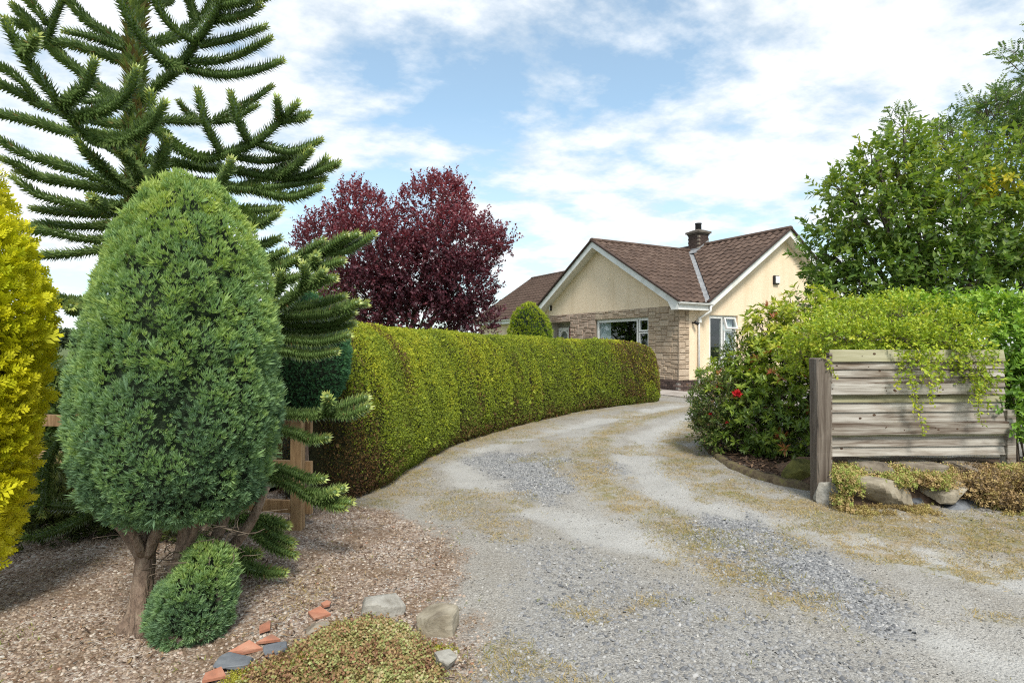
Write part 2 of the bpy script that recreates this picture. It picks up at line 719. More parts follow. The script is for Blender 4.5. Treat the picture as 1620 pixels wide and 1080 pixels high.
gx, gy = np.arange(-7.0, 10.01, 0.08), np.arange(0.6, 21.01, 0.08)
GX, GY = np.meshgrid(gx, gy)
GP = np.stack([GX, GY], -1)
mk = masks(GP)
Z = gz(GP)
V = np.concatenate([GP, Z[..., None]], -1).reshape(-1, 3)
ny, nx = GX.shape
ii = (np.arange(ny - 1)[:, None] * nx + np.arange(nx - 1)[None]).ravel()
Q = np.stack([ii, ii + 1, ii + 1 + nx, ii + nx], 1)
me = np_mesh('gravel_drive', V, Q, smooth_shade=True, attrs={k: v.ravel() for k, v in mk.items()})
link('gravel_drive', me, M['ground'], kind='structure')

bm = bmesh.new()
for s in (700,):
    vs4 = [bm.verts.new((x, y, -0.07)) for x, y in ((-s, -60), (s, -60), (s, 1400), (-s, 1400))]
    bm.faces.new(vs4)
bm_obj('field', bm, M['lawn'], kind='structure')
# lawn inside the hedge and beyond the fence, just over the edge of the drive
bm = bmesh.new()
hp = [(-9, 5.4), (-2.6, 5.4), (-2.05, 6.8), (-1.7, 8.6), (-1.0, 10.3), (0.3, 12.6), (1.7, 14.3), (3.2, 15.7), (3.6, 17.2), (-7, 40), (-9, 40)]
bm.faces.new([bm.verts.new((x, y, 0.045)) for x, y in hp])
bm_obj('lawn', bm, M['lawn'], kind='structure')

# ---------------------------------------------------------------- loose stones
PEB_V = np.array([(-.5, -.4, -.3), (.45, -.5, -.3), (.5, .42, -.3), (-.42, .5, -.3),
                  (-.33, -.3, .28), (.36, -.28, .34), (.28, .33, .22), (-.36, .28, .36)])
PEB_F = np.array([(0, 1, 5), (0, 5, 4), (1, 2, 6), (1, 6, 5), (2, 3, 7), (2, 7, 6), (3, 0, 4), (3, 4, 7), (4, 5, 6), (4, 6, 7)])


GRIT_V = np.array([(-.5, -.4, -.1), (.45, -.5, -.1), (.5, .42, -.1), (-.42, .5, -.1), (.08, -.06, .40)])
GRIT_F = np.array([(0, 1, 4), (1, 2, 4), (2, 3, 4), (3, 0, 4)])


def pebbles(name, n, region, density, smin, smax, stops, label, seed, tmpl=None):
    g = np.random.default_rng(seed)
    x0, x1, y0, y1 = region
    # more samples near the camera
    y = y0 * (y1 / y0) ** g.random(n * 6)
    x = g.uniform(x0, x1, n * 6)
    P = np.stack([x, y], -1)
    keep = g.random(len(P)) < density(P)
    vis = np.abs(P[:, 0] / P[:, 1]) < 0.98
    P = P[keep & vis][:n]
    k = len(P)
    s = smin * (smax / smin) ** (g.random(k) ** 1.6)
    d = norm(np.stack([g.normal(size=k), g.normal(size=k), g.normal(size=k) * 0.25], -1))
    Rm = frames(d, up=np.stack([g.normal(size=k) * 0.3, g.normal(size=k) * 0.3, np.ones(k)], -1))
    S = np.stack([s * g.uniform(.7, 1.2, k), s * g.uniform(.8, 1.5, k), s * g.uniform(.45, .9, k)], -1)
    T = np.concatenate([P, (gz(P) + s * 0.12)[:, None]], -1)
    tv, tf = tmpl or (PEB_V, PEB_F)
    V, Fc, t = scatter(tv, tf, Rm, T, S, g.random(k))
    me = np_mesh(name, V, Fc, t)
    mat = leaf_mat(name + '_stone', stops, rough=0.85, trans=0, spec=0.25)
    o = link(name, me, mat, kind='stuff')
    tag(o, label, 'gravel')
    return o


def dens_pink(P):
    k = masks(P)
    return np.clip(k['pink'] * (0.35 + 0.9 * fbm(P, 2.5, 3, 77)), 0, 1)


def dens_grey(P):
    k = masks(P)
    return np.clip(k['grey'] ** 1.5 * (1 - 0.6 * k['dry']), 0, 1)


def dens_mix(P):
    k = masks(P)
    return np.clip((1 - k['soil']) * (0.35 + 0.6 * (1 - k['pale'])) * (1 - 0.5 * k['pink']) * smooth(0.25, 0.65, fbm(P, 1.9, 4, 99)), 0, 1)


pebbles('pink_gravel', 21000, (-3.6, 0.2, 2.2, 6.8), dens_pink, 0.007, 0.019,
        [(0, (.10, .065, .042)), (.3, (.20, .145, .10)), (.6, (.31, .24, .18)), (.8, (.38, .30, .235)), (.96, (.48, .43, .37)), (1, (.28, .14, .085))],
        'pinkish brown loose gravel under the conifers', 1)
pebbles('slate_gravel', 22000, (-1.2, 5.5, 2.3, 9.5), dens_grey, 0.008, 0.024,
        [(0, (.11, .113, .12)), (.35, (.18, .183, .19)), (.7, (.255, .256, .26)), (.95, (.33, .328, .322)), (1, (.42, .41, .40))],
        'blue-grey stone chippings patched into the drive', 2)
pebbles('drive_grit', 34000, (-1.5, 6.5, 2.2, 9.0), dens_mix, 0.005, 0.014,
        [(0, (.11, .105, .098)), (.5, (.23, .222, .208)), (.9, (.35, .34, .32)), (1, (.44, .43, .40))],
        'fine grey grit scattered over the drive', 3, tmpl=(GRIT_V, GRIT_F))

# ---------------------------------------------------------------- dry grass in the drive
BLADE_V = np.array([(-.5, 0, 0), (.5, 0, 0), (.2, .6, .08), (0, 1, .28)])
BLADE_F = np.array([(0, 1, 2), (0, 2, 3)])


def grass(name, n, region, density, hmin, hmax, stops, label, seed, lean=0.9, width=0.10):
    g = np.random.default_rng(seed)
    x0, x1, y0, y1 = region
    y = y0 * (y1 / y0) ** g.random(n * 6)
    P = np.stack([g.uniform(x0, x1, n * 6), y], -1)
    keep = (g.random(len(P)) < density(P)) & (np.abs(P[:, 0] / P[:, 1]) < 0.98)
    P = P[keep][:n]
    k = len(P)
    d = norm(np.stack([g.normal(size=k) * lean, g.normal(size=k) * lean, np.full(k, 1.0)], -1))
    Rm = frames(d, roll=g.uniform(0, 6.28, k), up=np.array([0.2, 0.3, 1.0]))
    h = g.uniform(hmin, hmax, k)
    S = np.stack([np.maximum(h * width, 0.0018), h, h], -1)
    T = np.concatenate([P, gz(P)[:, None]], -1)
    ti = np.clip(g.random(k) * 0.6 + (fbm(P, 1.7, 3, 55) - 0.3), 0, 1)
    V, Fc, t = scatter(BLADE_V, BLADE_F, Rm, T, S, ti)
    o = link(name, np_mesh(name, V, Fc, t), leaf_mat(name + '_blades', stops, rough=0.7, trans=0.2), kind='stuff')
    tag(o, label, 'grass')


def tufty(P):
    k = masks(P)
    return np.clip(k['dry'] * smooth(0.36, 0.58, fbm(P, 7.0, 3, 61)) * 1.5, 0, 1)


def weeds(P):
    k = masks(P)
    return 0.5 * smooth(0.66, 0.74, fbm(P, 4.5, 3, 91)) * (1 - k['pale']) + 0.0


grass('dry_grass', 62000, (-1.5, 7.5, 2.4, 13.0), tufty, 0.012, 0.038,
      [(0, (.17, .18, .04)), (.3, (.28, .25, .08)), (.6, (.42, .31, .13)), (1, (.50, .40, .22))],
      'straw-coloured dry grass growing through the drive', 4, lean=1.3)
grass('weed_tufts', 9000, (-3.5, 6.0, 2.3, 8.0), weeds, 0.010, 0.030,
      [(0, (.09, .14, .03)), (.5, (.22, .23, .045)), (1, (.38, .33, .09))],
      'tiny green weeds dotted over the gravel', 6, lean=1.2, width=0.2)

# ================================================================ HOUSE
# local x runs along the side wall, local y along the front facade (away to the left)
HA = math.atan2(0.49, 0.872)
house = thing('bungalow', 'cream rendered bungalow with brown tiled roofs and stone-clad front gable', 'house', (5.26, 18.0, 0.0), HA)

M['render'] = noise_mat('cream_roughcast', [(0.25, (.67, .515, .36)), (0.5, (.79, .635, .46)), (0.75, (.84, .705, .54))], scale=22, detail=9, rough=0.9,
                        bump=0.7, bump_scale=34, dist=0.012, rough_noise=0.72, stain=((.86, .83, .78), 0.9, (2.2, 2.2, .35), .48, .75))
M['white'] = noise_mat('white_upvc', [(0.3, (.68, .68, .66)), (0.7, (.80, .80, .78))], scale=3, rough=0.4, bump=0.0, stain=((.72, .70, .64), 2.5, (1, 1, .6), .52, .75))
M['soffit'] = noise_mat('soffit_board', [(0.3, (.62, .60, .54)), (0.7, (.72, .70, .65))], scale=3, rough=0.6, bump=0.0)
M['tile'] = noise_mat('brown_concrete_tile', [(0.2, (.055, .035, .026)), (0.5, (.092, .059, .044)), (0.8, (.13, .088, .067))], scale=7, rough=0.8,
                      bump=0.4, bump_scale=60, dist=0.006, per_object=0.34, stain=((.62, .60, .55), 1.3, (1, 1, 1), .50, .72))
M['tile_under'] = noise_mat('roof_underlay', [(0.3, (.035, .022, .018)), (0.7, (.07, .045, .035))], scale=7, rough=0.9, bump=0.2)
M['stone'] = noise_mat('buff_cladding_stone', [(0.15, (.29, .215, .15)), (0.45, (.40, .31, .225)), (0.8, (.49, .40, .305))], scale=9, rough=0.9, bump=0.9,
                       bump_scale=26, dist=0.02, per_object=0.3)
M['stone_pink'] = noise_mat('pink_cladding_stone', [(0.15, (.24, .165, .125)), (0.45, (.36, .265, .205)), (0.8, (.46, .36, .29))], scale=9, rough=0.9, bump=0.9,
                            bump_scale=26, dist=0.02, per_object=0.3)
M['mortar'] = noise_mat('grey_mortar', [(0.3, (.17, .14, .11)), (0.7, (.26, .22, .175))], scale=20, rough=0.95, bump=0.5)
M['mortar_pale'] = noise_mat('pale_mortar', [(0.3, (.26, .235, .21)), (0.7, (.36, .33, .30))], scale=20, rough=0.95, bump=0.4)
M['brick'] = noise_mat('brown_brick', [(0.2, (.045, .03, .026)), (0.5, (.085, .056, .047)), (0.8, (.14, .095, .08))], scale=12, rough=0.85, bump=0.5,
                       bump_scale=70, dist=0.006, per_object=0.6)
M['lead'] = noise_mat('grey_lead', [(0.3, (.17, .175, .185)), (0.7, (.30, .305, .31))], scale=6, rough=0.6, bump=0.3)
M['concrete'] = noise_mat('pale_concrete', [(0.3, (.30, .275, .235)), (0.7, (.44, .41, .36))], scale=6, rough=0.9, bump=0.4)
M['cap'] = noise_mat('dark_cap', [(0.3, (.09, .075, .06)), (0.7, (.15, .13, .11))], scale=6, rough=0.9, bump=0.4)
M['pot'] = noise_mat('dark_pot', [(0.3, (.035, .037, .042)), (0.7, (.07, .072, .08))], scale=6, rough=0.6, bump=0.2)
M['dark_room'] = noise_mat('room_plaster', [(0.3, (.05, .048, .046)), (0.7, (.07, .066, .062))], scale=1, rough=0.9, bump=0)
M['curtain'] = noise_mat('pale_curtain', [(0.3, (.62, .66, .68)), (0.7, (.74, .77, .79))], scale=3, rough=0.9, bump=0)
M['red_door'] = noise_mat('red_door_paint', [(0.3, (.22, .018, .018)), (0.7, (.30, .03, .03))], scale=3, rough=0.35, bump=0)
M['black'] = noise_mat('black_plastic', [(0.3, (.012, .012, .013)), (0.7, (.025, .025, .026))], scale=5, rough=0.4, bump=0)
M['green_paint'] = noise_mat('faded_green_concrete', [(0.3, (.13, .17, .10)), (0.7, (.25, .28, .19))], scale=9, rough=0.9, bump=0.4)


def glass_mat():
    m, nt, b = new_mat('window_glass')
    N, L = nt.nodes.new, nt.links.new
    g = N('ShaderNodeBsdfGlossy')
    g.inputs['Roughness'].default_value = 0.01
    g.inputs['Color'].default_value = (.95, .97, 1, 1)
    t = N('ShaderNodeBsdfTransparent')
    t.inputs['Color'].default_value = (.82, .86, .86, 1)
    lw = N('ShaderNodeLayerWeight')
    lw.inputs['Blend'].default_value = 0.5
    pw = N('ShaderNodeMath')
    pw.operation = 'POWER'
    L(lw.outputs['Facing'], pw.inputs[0])
    pw.inputs[1].default_value = 4.0
    fr = N('ShaderNodeMath')
    fr.operation = 'MULTIPLY_ADD'
    L(pw.outputs[0], fr.inputs[0])
    fr.inputs[1].default_value = 0.85
    fr.inputs[2].default_value = 0.05
    mx = N('ShaderNodeMixShader')
    L(fr.outputs[0], mx.inputs[0])
    L(t.outputs[0], mx.inputs[1])
    L(g.outputs[0], mx.inputs[2])
    L(mx.outputs[0], nt.nodes['Material Output'].inputs[0])
    return m


M['glass'] = glass_mat()

# roof geometry numbers
EZ = 2.83                      # eave height
MX0, MXR, MZR = 0.95, 5.10, 5.60   # main roof: front eave x, ridge x, ridge z
MX1 = 2 * MXR - MX0
MS = (MZR - EZ) / (MXR - MX0)
FY0, FYR, FZR = -0.35, 4.00, 5.38  # front wing: eave y, ridge y, ridge z
FY1 = 2 * FYR - FY0
FS = (FZR - EZ) / (FYR - FY0)
VX = MX0 + (FZR - EZ) / MS         # front ridge dies into the main slope here
YEND = 17.3
OV = 0.35


def quad_wall(name, plane, c0, us, zs, holes, mat, parent, depth=0.12, tri=None):
    """wall in plane 'x'=c0 or 'y'=c0 as cells with real openings and reveals"""
    bm = bmesh.new()

    def P(u, z, d=0.0):
        return (c0 + d, u, z) if plane == 'x' else (u, c0 + d, z)
    for i in range(len(us) - 1):
        for j in range(len(zs) - 1):
            cu, cz = (us[i] + us[i + 1]) / 2, (zs[j] + zs[j + 1]) / 2
            if any(h[0] < cu < h[1] and h[2] < cz < h[3] for h in holes):
                continue
            bm.faces.new([bm.verts.new(P(*q)) for q in ((us[i], zs[j]), (us[i + 1], zs[j]), (us[i + 1], zs[j + 1]), (us[i], zs[j + 1]))])
    for h in holes:
        u0, u1, z0, z1 = h
        for a, b2 in (((u0, z0), (u1, z0)), ((u1, z0), (u1, z1)), ((u1, z1), (u0, z1)), ((u0, z1), (u0, z0))):
            bm.faces.new([bm.verts.new(q) for q in (P(*a), P(*b2), P(*b2, depth), P(*a, depth))])
    if tri:
        bm.faces.new([bm.verts.new(P(*q)) for q in tri])
    bmesh.ops.remove_doubles(bm, verts=bm.verts, dist=0.0005)
    return bm_obj(name, bm, mat, parent)


# --- walls
STZ = 2.74     # top of the stone cladding
WF = (1.40, 4.30, 0.95, 2.44)      # front window (y0,y1,z0,z1)
WP = (5.95, 7.55, 0.10, 2.44)      # porch recess
WS = (1.40, 2.78, 0.84, 2.48)      # side window (x0,x1,z0,z1)
front_tri = [(0.0, STZ), (8.0, STZ), (8.0, 2.80)]
zt = lambda y: EZ - 0.10 + FS * ((y - FY0) if y < FYR else (FY1 - y)) - 0.05
front_wall = quad_wall('front_gable_wall', 'x', 0.06, [0, WF[0], WF[1], WP[0], WP[1], 8.0], [0.0, WP[2], WF[2], WF[3], STZ], [WF, WP], M['mortar'], house, depth=0.14)
bm = bmesh.new()
for sx in (0.0,):
    pts = [(0.0, STZ), (0.0, zt(0.0)), (FYR, zt(FYR)), (8.0, zt(8.0)), (8.0, STZ)]
    bm.faces.new([bm.verts.new((0.035, y, z)) for y, z in pts])
gable_panel = bm_obj('gable_render', bm, M['render'], house)
zg = lambda x: EZ - 0.15 + MS * ((x - MX0) if x < MXR else (MX1 - x))
side_wall = quad_wall('side_gable_wall', 'y', 0.0, [0.03, WS[0], WS[1], MX1 - OV], [0.36, WS[2], WS[3], 2.66], [WS], M['render'], house,
                      tri=[(0.03, 2.66), (0.9, 2.66), (0.95, zg(0.95)), (MXR, zg(MXR)), (MX1 - OV, zg(MX1 - OV)), (MX1 - OV, 2.66)])
# other walls: wing return, main front left of the wing, back and far gable
bm = bmesh.new()


def wq(pts):
    bm.faces.new([bm.verts.new(p) for p in pts])


WB = MX1 - OV
wq([(0.06, 8.0, 0), (1.3, 8.0, 0), (1.3, 8.0, 2.8), (0.06, 8.0, 2.8)])
wq([(WB, 0, 0), (WB, 17, 0), (WB, 17, 2.8), (WB, 0, 2.8)])
wq([(1.3, 17, 0), (WB, 17, 0), (WB, 17, 2.75), (MXR, 17, MZR - 0.15), (1.3, 17, 2.75)])
bm_obj('rear_walls', bm, M['render'], house)
WL = (10.6, 12.6, 0.95, 2.3)
quad_wall('left_wing_wall', 'x', 1.3, [8.0, WL[0], WL[1], 17.0], [0.0, WL[2], WL[3], 2.8], [WL], M['render'], house)


# --- windows
def window(plane, c, box, layout, label=None, curtain=None, sill=True):
    """frame of real bars round each light; layout: list of (u0,u1,z0,z1,opening) lights"""
    u0, u1, z0, z1 = box

    def B(bm, ua, ub, da, db, za, zb):
        if plane == 'x':
            bx(bm, c + da, c + db, ua, ub, za, zb)
        else:
            bx(bm, ua, ub, c + da, c + db, za, zb)
    bm = bmesh.new()
    fw = 0.06
    B(bm, u0, u1, 0.07, 0.13, z0, z0 + fw)
    B(bm, u0, u1, 0.07, 0.13, z1 - fw, z1)
    B(bm, u0, u0 + fw, 0.07, 0.13, z0 + fw, z1 - fw)
    B(bm, u1 - fw, u1, 0.07, 0.13, z0 + fw, z1 - fw)
    win = bm_obj('window', bm, M['white'], house)
    if label:
        win['label'] = label
    for (a, b2, za, zb, op) in layout:
        bm = bmesh.new()
        w = 0.05
        B(bm, a, b2, 0.055, 0.14, za, za + w)
        B(bm, a, b2, 0.055, 0.14, zb - w, zb)
        B(bm, a, a + w, 0.055, 0.14, za + w, zb - w)
        B(bm, b2 - w, b2, 0.055, 0.14, za + w, zb - w)
        if op:   # top-hung light pushed open
            piv = Vector((c + 0.06, 0, zb)) if plane == 'x' else Vector((0, c + 0.06, zb))
            ax = 'Y' if plane == 'x' else 'X'
            ang = R(18) if plane == 'x' else R(-18)
            bmesh.ops.rotate(bm, verts=bm.verts, cent=piv, matrix=Matrix.Rotation(ang, 3, ax))
        bm_obj('sash', bm, M['white'], win)
        bm = bmesh.new()
        B(bm, a + w, b2 - w, 0.092, 0.098, za + w, zb - w)
        if op:
            bmesh.ops.rotate(bm, verts=bm.verts, cent=piv, matrix=Matrix.Rotation(ang, 3, ax))
        bm_obj('pane', bm, M['glass'], win)
    if sill:
        bm = bmesh.new()
        B(bm, u0 - 0.06, u1 + 0.06, -0.07, 0.069, z0 - 0.09, z0 - 0.003)
        bm_obj('sill', bm, M['white'], win)
    if curtain:
        for (a, b2) in curtain:
            n = max(8, int((b2 - a) / 0.03))
            uu = np.linspace(a, b2, n)
            off = 0.19 + 0.035 * np.sin(np.arange(n) * 1.7) + 0.01 * np.sin(np.arange(n) * 0.6)
            VV, QQ = [], []
            for i in range(n):
                for z in (z0 - 0.1, z1 - 0.02):
                    VV.append((c + off[i], uu[i], z) if plane == 'x' else (uu[i], c + off[i], z))
            for i in range(n - 1):
                QQ.append((2 * i, 2 * i + 2, 2 * i + 3, 2 * i + 1))
            link('curtain', np_mesh('curtain', np.array(VV), np.array(QQ), smooth_shade=True), M['curtain'], win)
    return win


ym = 1.98
window('x', 0.06, WF, [(ym + 0.03, WF[1] - 0.06, WF[2] + 0.06, WF[3] - 0.06, False),
                       (WF[0] + 0.06, ym - 0.03, WF[2] + 0.06, 1.93, False), (WF[0] + 0.06, ym - 0.03, 1.96, WF[3] - 0.06, False)],
       'wide white-framed window in the stone front', curtain=[(3.62, 4.27)])
xm = 2.14
window('y', 0.0, WS, [(WS[0] + 0.06, xm - 0.05, WS[2] + 0.06, WS[3] - 0.06, False),
                      (xm + 0.03, WS[1] - 0.06, WS[2] + 0.06, 1.98, False), (xm + 0.03, WS[1] - 0.06, 2.02, WS[3] - 0.06, True)],
       'white-framed side window with its top light open', curtain=[(2.25, 2.70)])
window('x', 1.3, WL, [(10.66, 11.6, 1.01, 2.24, False), (11.64, 12.54, 1.01, 2.24, False)])
# rooms behind the glass
bm = bmesh.new()


def room(x0, x1, y0, y1, z0, z1, openface):
    c = {(i, j, k): bm.verts.new(((x0, x1)[i], (y0, y1)[j], (z0, z1)[k])) for i in (0, 1) for j in (0, 1) for k in (0, 1)}
    fs = {'x0': [(0, 0, 0), (0, 1, 0), (0, 1, 1), (0, 0, 1)], 'x1': [(1, 0, 0), (1, 1, 0), (1, 1, 1), (1, 0, 1)],
          'y0': [(0, 0, 0), (1, 0, 0), (1, 0, 1), (0, 0, 1)], 'y1': [(0, 1, 0), (1, 1, 0), (1, 1, 1), (0, 1, 1)],
          'z0': [(0, 0, 0), (1, 0, 0), (1, 1, 0), (0, 1, 0)], 'z1': [(0, 0, 1), (1, 0, 1), (1, 1, 1), (0, 1, 1)]}
    for k, q in fs.items():
        if k not in openface:
            bm.faces.new([c[i] for i in q])


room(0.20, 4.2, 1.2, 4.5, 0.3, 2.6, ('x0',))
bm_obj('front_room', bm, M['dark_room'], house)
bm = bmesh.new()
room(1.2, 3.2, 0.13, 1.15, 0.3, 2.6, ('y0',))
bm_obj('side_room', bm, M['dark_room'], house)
# porch recess with arched sidelight and red door
bm = bmesh.new()
room(0.2, 0.62, WP[0], WP[1], 0.1, WP[3], ('x0',))
porch = bm_obj('porch', bm, M['concrete'], house)
bm = bmesh.new()
bx(bm, 0.54, 0.60, 6.03, 6.72, 0.12, 2.2)
bm_obj('door', bm, M['red_door'], porch)
bm = bmesh.new()
for a in np.linspace(0, math.pi, 9)[:-1]:
    b2 = a + math.pi / 8
    cy, r = 7.10, 0.30
    beam(bm, (0.55, cy + r * math.cos(a), 1.85 + r * math.sin(a) * 0.9), (0.55, cy + r * math.cos(b2), 1.85 + r * math.sin(b2) * 0.9), 0.07, 0.08, up=(1, 0, 0))
bx(bm, 0.51, 0.59, 6.74, 6.82, 0.12, 2.22)
bx(bm, 0.51, 0.59, 7.40, 7.50, 0.12, 2.22)
bx(bm, 0.512, 0.588, 6.82, 7.40, 0.12, 0.9)
bx(bm, 0.512, 0.588, 6.82, 7.40, 2.12, 2.218)
bx(bm, 0.52, 0.58, 6.82, 7.40, 1.45, 1.50)
bm_obj('sidelight', bm, M['white'], porch)
bm = bmesh.new()
bx(bm, 0.56, 0.57, 6.82, 7.40, 0.9, 2.12)
bm_obj('pane', bm, M['glass'], porch)


# --- stone cladding, each block its own piece
def stone_layout(u0, u1, z0, z1, seed):
    """random ashlar on a small grid"""
    r = random.Random(seed)
    cu, cz = 0.085, 0.072
    nu, nz = max(1, round((u1 - u0) / cu)), max(1, round((z1 - z0) / cz))
    cu, cz = (u1 - u0) / nu, (z1 - z0) / nz
    grid = [[0] * nz for _ in range(nu)]
    out = []
    for j in range(nz):
        for i in range(nu):
            if grid[i][j]:
                continue
            w, h = r.choice([(3, 1), (4, 1), (5, 1), (3, 2), (4, 2), (4, 3), (3, 3), (5, 2), (2, 2), (6, 1), (5, 3)])
            w = min(w, nu - i)
            h = min(h, nz - j)
            while any(grid[i + a][j] for a in range(w)):
                w -= 1
            if nu - (i + w) == 1:
                w += 1 if not grid[nu - 1][j] else 0
            while any(grid[i + a][j + b2] for a in range(w) for b2 in range(h)):
                h -= 1
            for a in range(w):
                for b2 in range(h):
                    grid[i + a][j + b2] = 1
            out.append((u0 + i * cu, u0 + (i + w) * cu, z0 + j * cz, z0 + (j + h) * cz))
    return out


def stone_piece(parent, plane, c, ua, ub, za, zb, mat, r):
    """rock-faced block, 12 quads, proud of the mortar by an uneven amount"""
    g = 0.005
    ua, ub, za, zb = ua + g, ub - g, za + g, zb - g
    pr = r.uniform(0.030, 0.050)
    e = min(0.022, (ub - ua) * 0.25, (zb - za) * 0.25)
    pts = []
    for (uu, zz, d) in ((ua, za, 0), (ub, za, 0), (ub, zb, 0), (ua, zb, 0)):
        pts.append((uu, zz, 0.02))
    for (uu, zz) in ((ua, za), (ub, za), (ub, zb), (ua, zb)):
        pts.append((uu + r.uniform(-.003, .003), zz + r.uniform(-.003, .003), -pr * 0.55))
    for (uu, zz) in ((ua + e, za + e), (ub - e, za + e), (ub - e, zb - e), (ua + e, zb - e)):
        pts.append((uu + r.uniform(-.006, .006), zz + r.uniform(-.005, .005), -pr + r.uniform(-.008, .008)))
    V = [(c + d, u, z) if plane == 'x' else (u, c + d, z) for u, z, d in pts]
    q = [(8, 9, 10, 11)]
    for k in range(4):
        n = (k + 1) % 4
        q += [(k, n, 4 + n, 4 + k), (4 + k, 4 + n, 8 + n, 8 + k)]
    me = bpy.data.meshes.new('stone')
    me.from_pydata(V, [], q)
    link('stone', me, mat, parent)


rs = random.Random(3)
for reg, mat in (((0.0, WF[0], 0.36, STZ), 'stone'), ((WF[0], WF[1], WF[3], STZ), 'stone'), ((WF[1], WP[0], 1.3, STZ), 'stone_pink'), ((WP[0], 8.0, WP[3], STZ), 'stone_pink')):
    for s in stone_layout(*reg, seed=int(reg[0] * 100) + 4):
        stone_piece(front_wall, 'x', 0.06, *s, M[mat], rs)
bm = bmesh.new()
wq([(0.0, -0.012, 0.36), (0.45, -0.012, 0.36), (0.45, -0.012, STZ), (0.0, -0.012, STZ)])
ret = bm_obj('stone_return', bm, M['mortar'], house)
for s in stone_layout(0.0, 0.45, 0.36, STZ, 77):
    stone_piece(ret, 'y', -0.012, *s, M['stone'], rs)

# --- brick plinth
bm = bmesh.new()
bx(bm, 0.02, 0.30, 0.01, 8.0, -0.05, 0.355)
bx(bm, 0.301, 9.0, 0.012, 0.2, -0.05, 0.352)
plinth = bm_obj('plinth', bm, M['mortar_pale'], house)
bm = bmesh.new()
bx(bm, -0.1025, 0.1025, -0.02, 0.03, -0.032, 0.032, 0.004)
brick_x = bpy.data.meshes.new('brick')
bm.to_mesh(brick_x)
bm.free()
brick_x.materials.append(M['brick'])
for j in range(5):
    z = 0.035 + j * 0.075
    for i in range(5 if j % 2 == 0 else 4):
        o = link('brick', brick_x, None, plinth, loc=(0.10 + (0.1125 if j % 2 else 0) + i * 0.225, -0.003, z))
    for i in range(8):
        o = link('brick', brick_x, None, plinth, loc=(0.008, 0.13 + (0.1125 if j % 2 else 0) + i * 0.225, z), rotz=-math.pi / 2)


# --- tiles
def tile_profile(n=7):
    u = np.linspace(0, 0.30, n)
    z = 0.050 * np.clip(np.sin(u / 0.30 * 2 * np.pi - 0.5 * np.pi) * 0.5 + 0.5, 0, 1) ** 1.6
    return u, z


def tile_mesh():
    """one double-roll concrete tile: x across, y up the slope, z off the roof"""
    u, z = tile_profile(9)
    V, Q = [], []
    n = len(u)
    u = u * 0.985
    for i in range(n):
        V += [(u[i], -0.035, z[i] + 0.006), (u[i], -0.035, z[i] + 0.036), (u[i], 0.36, z[i] + 0.008)]
    for i in range(n - 1):
        a, b2 = 3 * i, 3 * (i + 1)
        Q += [(a, b2, b2 + 1, a + 1), (a + 1, b2 + 1, b2 + 2, a + 2)]
    return np.array(V), Q


TV, TQ = tile_mesh()
tile_me = bpy.data.meshes.new('roof_tile')
tile_me.from_pydata([tuple(v) for v in TV], [], TQ)
tile_me.materials.append(M['tile'])
for p_ in tile_me.polygons:
    p_.use_smooth = False


def slope_plane(name, pts):
    bm = bmesh.new()
    bm.faces.new([bm.verts.new(p) for p in pts])
    return bm_obj(name, bm, M['tile_under'], house)


def lay_tiles(parent, origin, ax, up, nu, nv, keep, clip=None, single=True):
    """origin: eave corner; ax: unit along the eave; up: unit up the slope; clip: (point, normal) planes"""
    ax, up = Vector(ax).normalized(), Vector(up).normalized()
    nrm = ax.cross(up)
    mtx = Matrix((ax, up, nrm)).transposed()
    joined = []
    k = 0
    for j in range(nv):
        for i in range(nu):
            o = Vector(origin) + ax * (i * 0.30) + up * (j * 0.335)
            c = o + ax * 0.15 + up * 0.16
            st = keep(c)
            if not st:
                continue
            jit = random.uniform(-0.002, 0.010)
            cut = False
            if clip is not None:
                pc, nc = clip
                dv = [(o + mtx @ Vector(v) - pc).dot(nc) for v in TV]
                if max(dv) <= 0:
                    continue
                cut = min(dv) < 0
            if cut:
                bm2 = bmesh.new()
                vv = [bm2.verts.new(o + mtx @ Vector(v)) for v in TV]
                for q in TQ:
                    bm2.faces.new([vv[a] for a in q])
                bmesh.ops.bisect_plane(bm2, geom=bm2.verts[:] + bm2.edges[:] + bm2.faces[:], plane_co=pc, plane_no=nc, clear_inner=True)
                if not bm2.faces:
                    bm2.free()
                    continue
                me2 = bpy.data.meshes.new('roof_tile')
                bm2.to_mesh(me2)
                bm2.free()
                link('roof_tile', me2, M['tile'], parent)
            elif single:
                t = link('roof_tile', tile_me, None, parent)
                t.matrix_local = Matrix.Translation(o + nrm * jit) @ mtx.to_4x4()
            else:
                joined.append(np.array([tuple(o + mtx @ Vector(v)) for v in TV]))
            k += 1
    if joined:
        Vs = np.concatenate(joined)
        Qs = np.concatenate([np.array(TQ) + n * len(TV) for n in range(len(joined))])
        link('roof_tiles', np_mesh('roof_tiles', Vs, Qs), M['tile'], parent, kind='stuff')
    return k


# front wing slope facing the drive
vb, vt = Vector((MX0, FY0, EZ)), Vector((VX, FYR, FZR))
fw_slope = slope_plane('front_roof', [(-OV, FY0, EZ), (MX0, FY0, EZ), (VX, FYR, FZR), (-OV, FYR, FZR)])
vn = Vector((0, 0, 1)).cross(vt - vb).normalized()      # points towards -x side of the valley
if vn.x > 0:
    vn = -vn
fup = Vector((0, FYR - FY0, FZR - EZ))
nt1 = lay_tiles(fw_slope, (-OV - 0.02, FY0 - 0.03, EZ - 0.02), (1, 0, 0), fup, 18, 15, lambda c: c.y < FYR + 0.02, clip=(vb + vn * 0.09, vn))
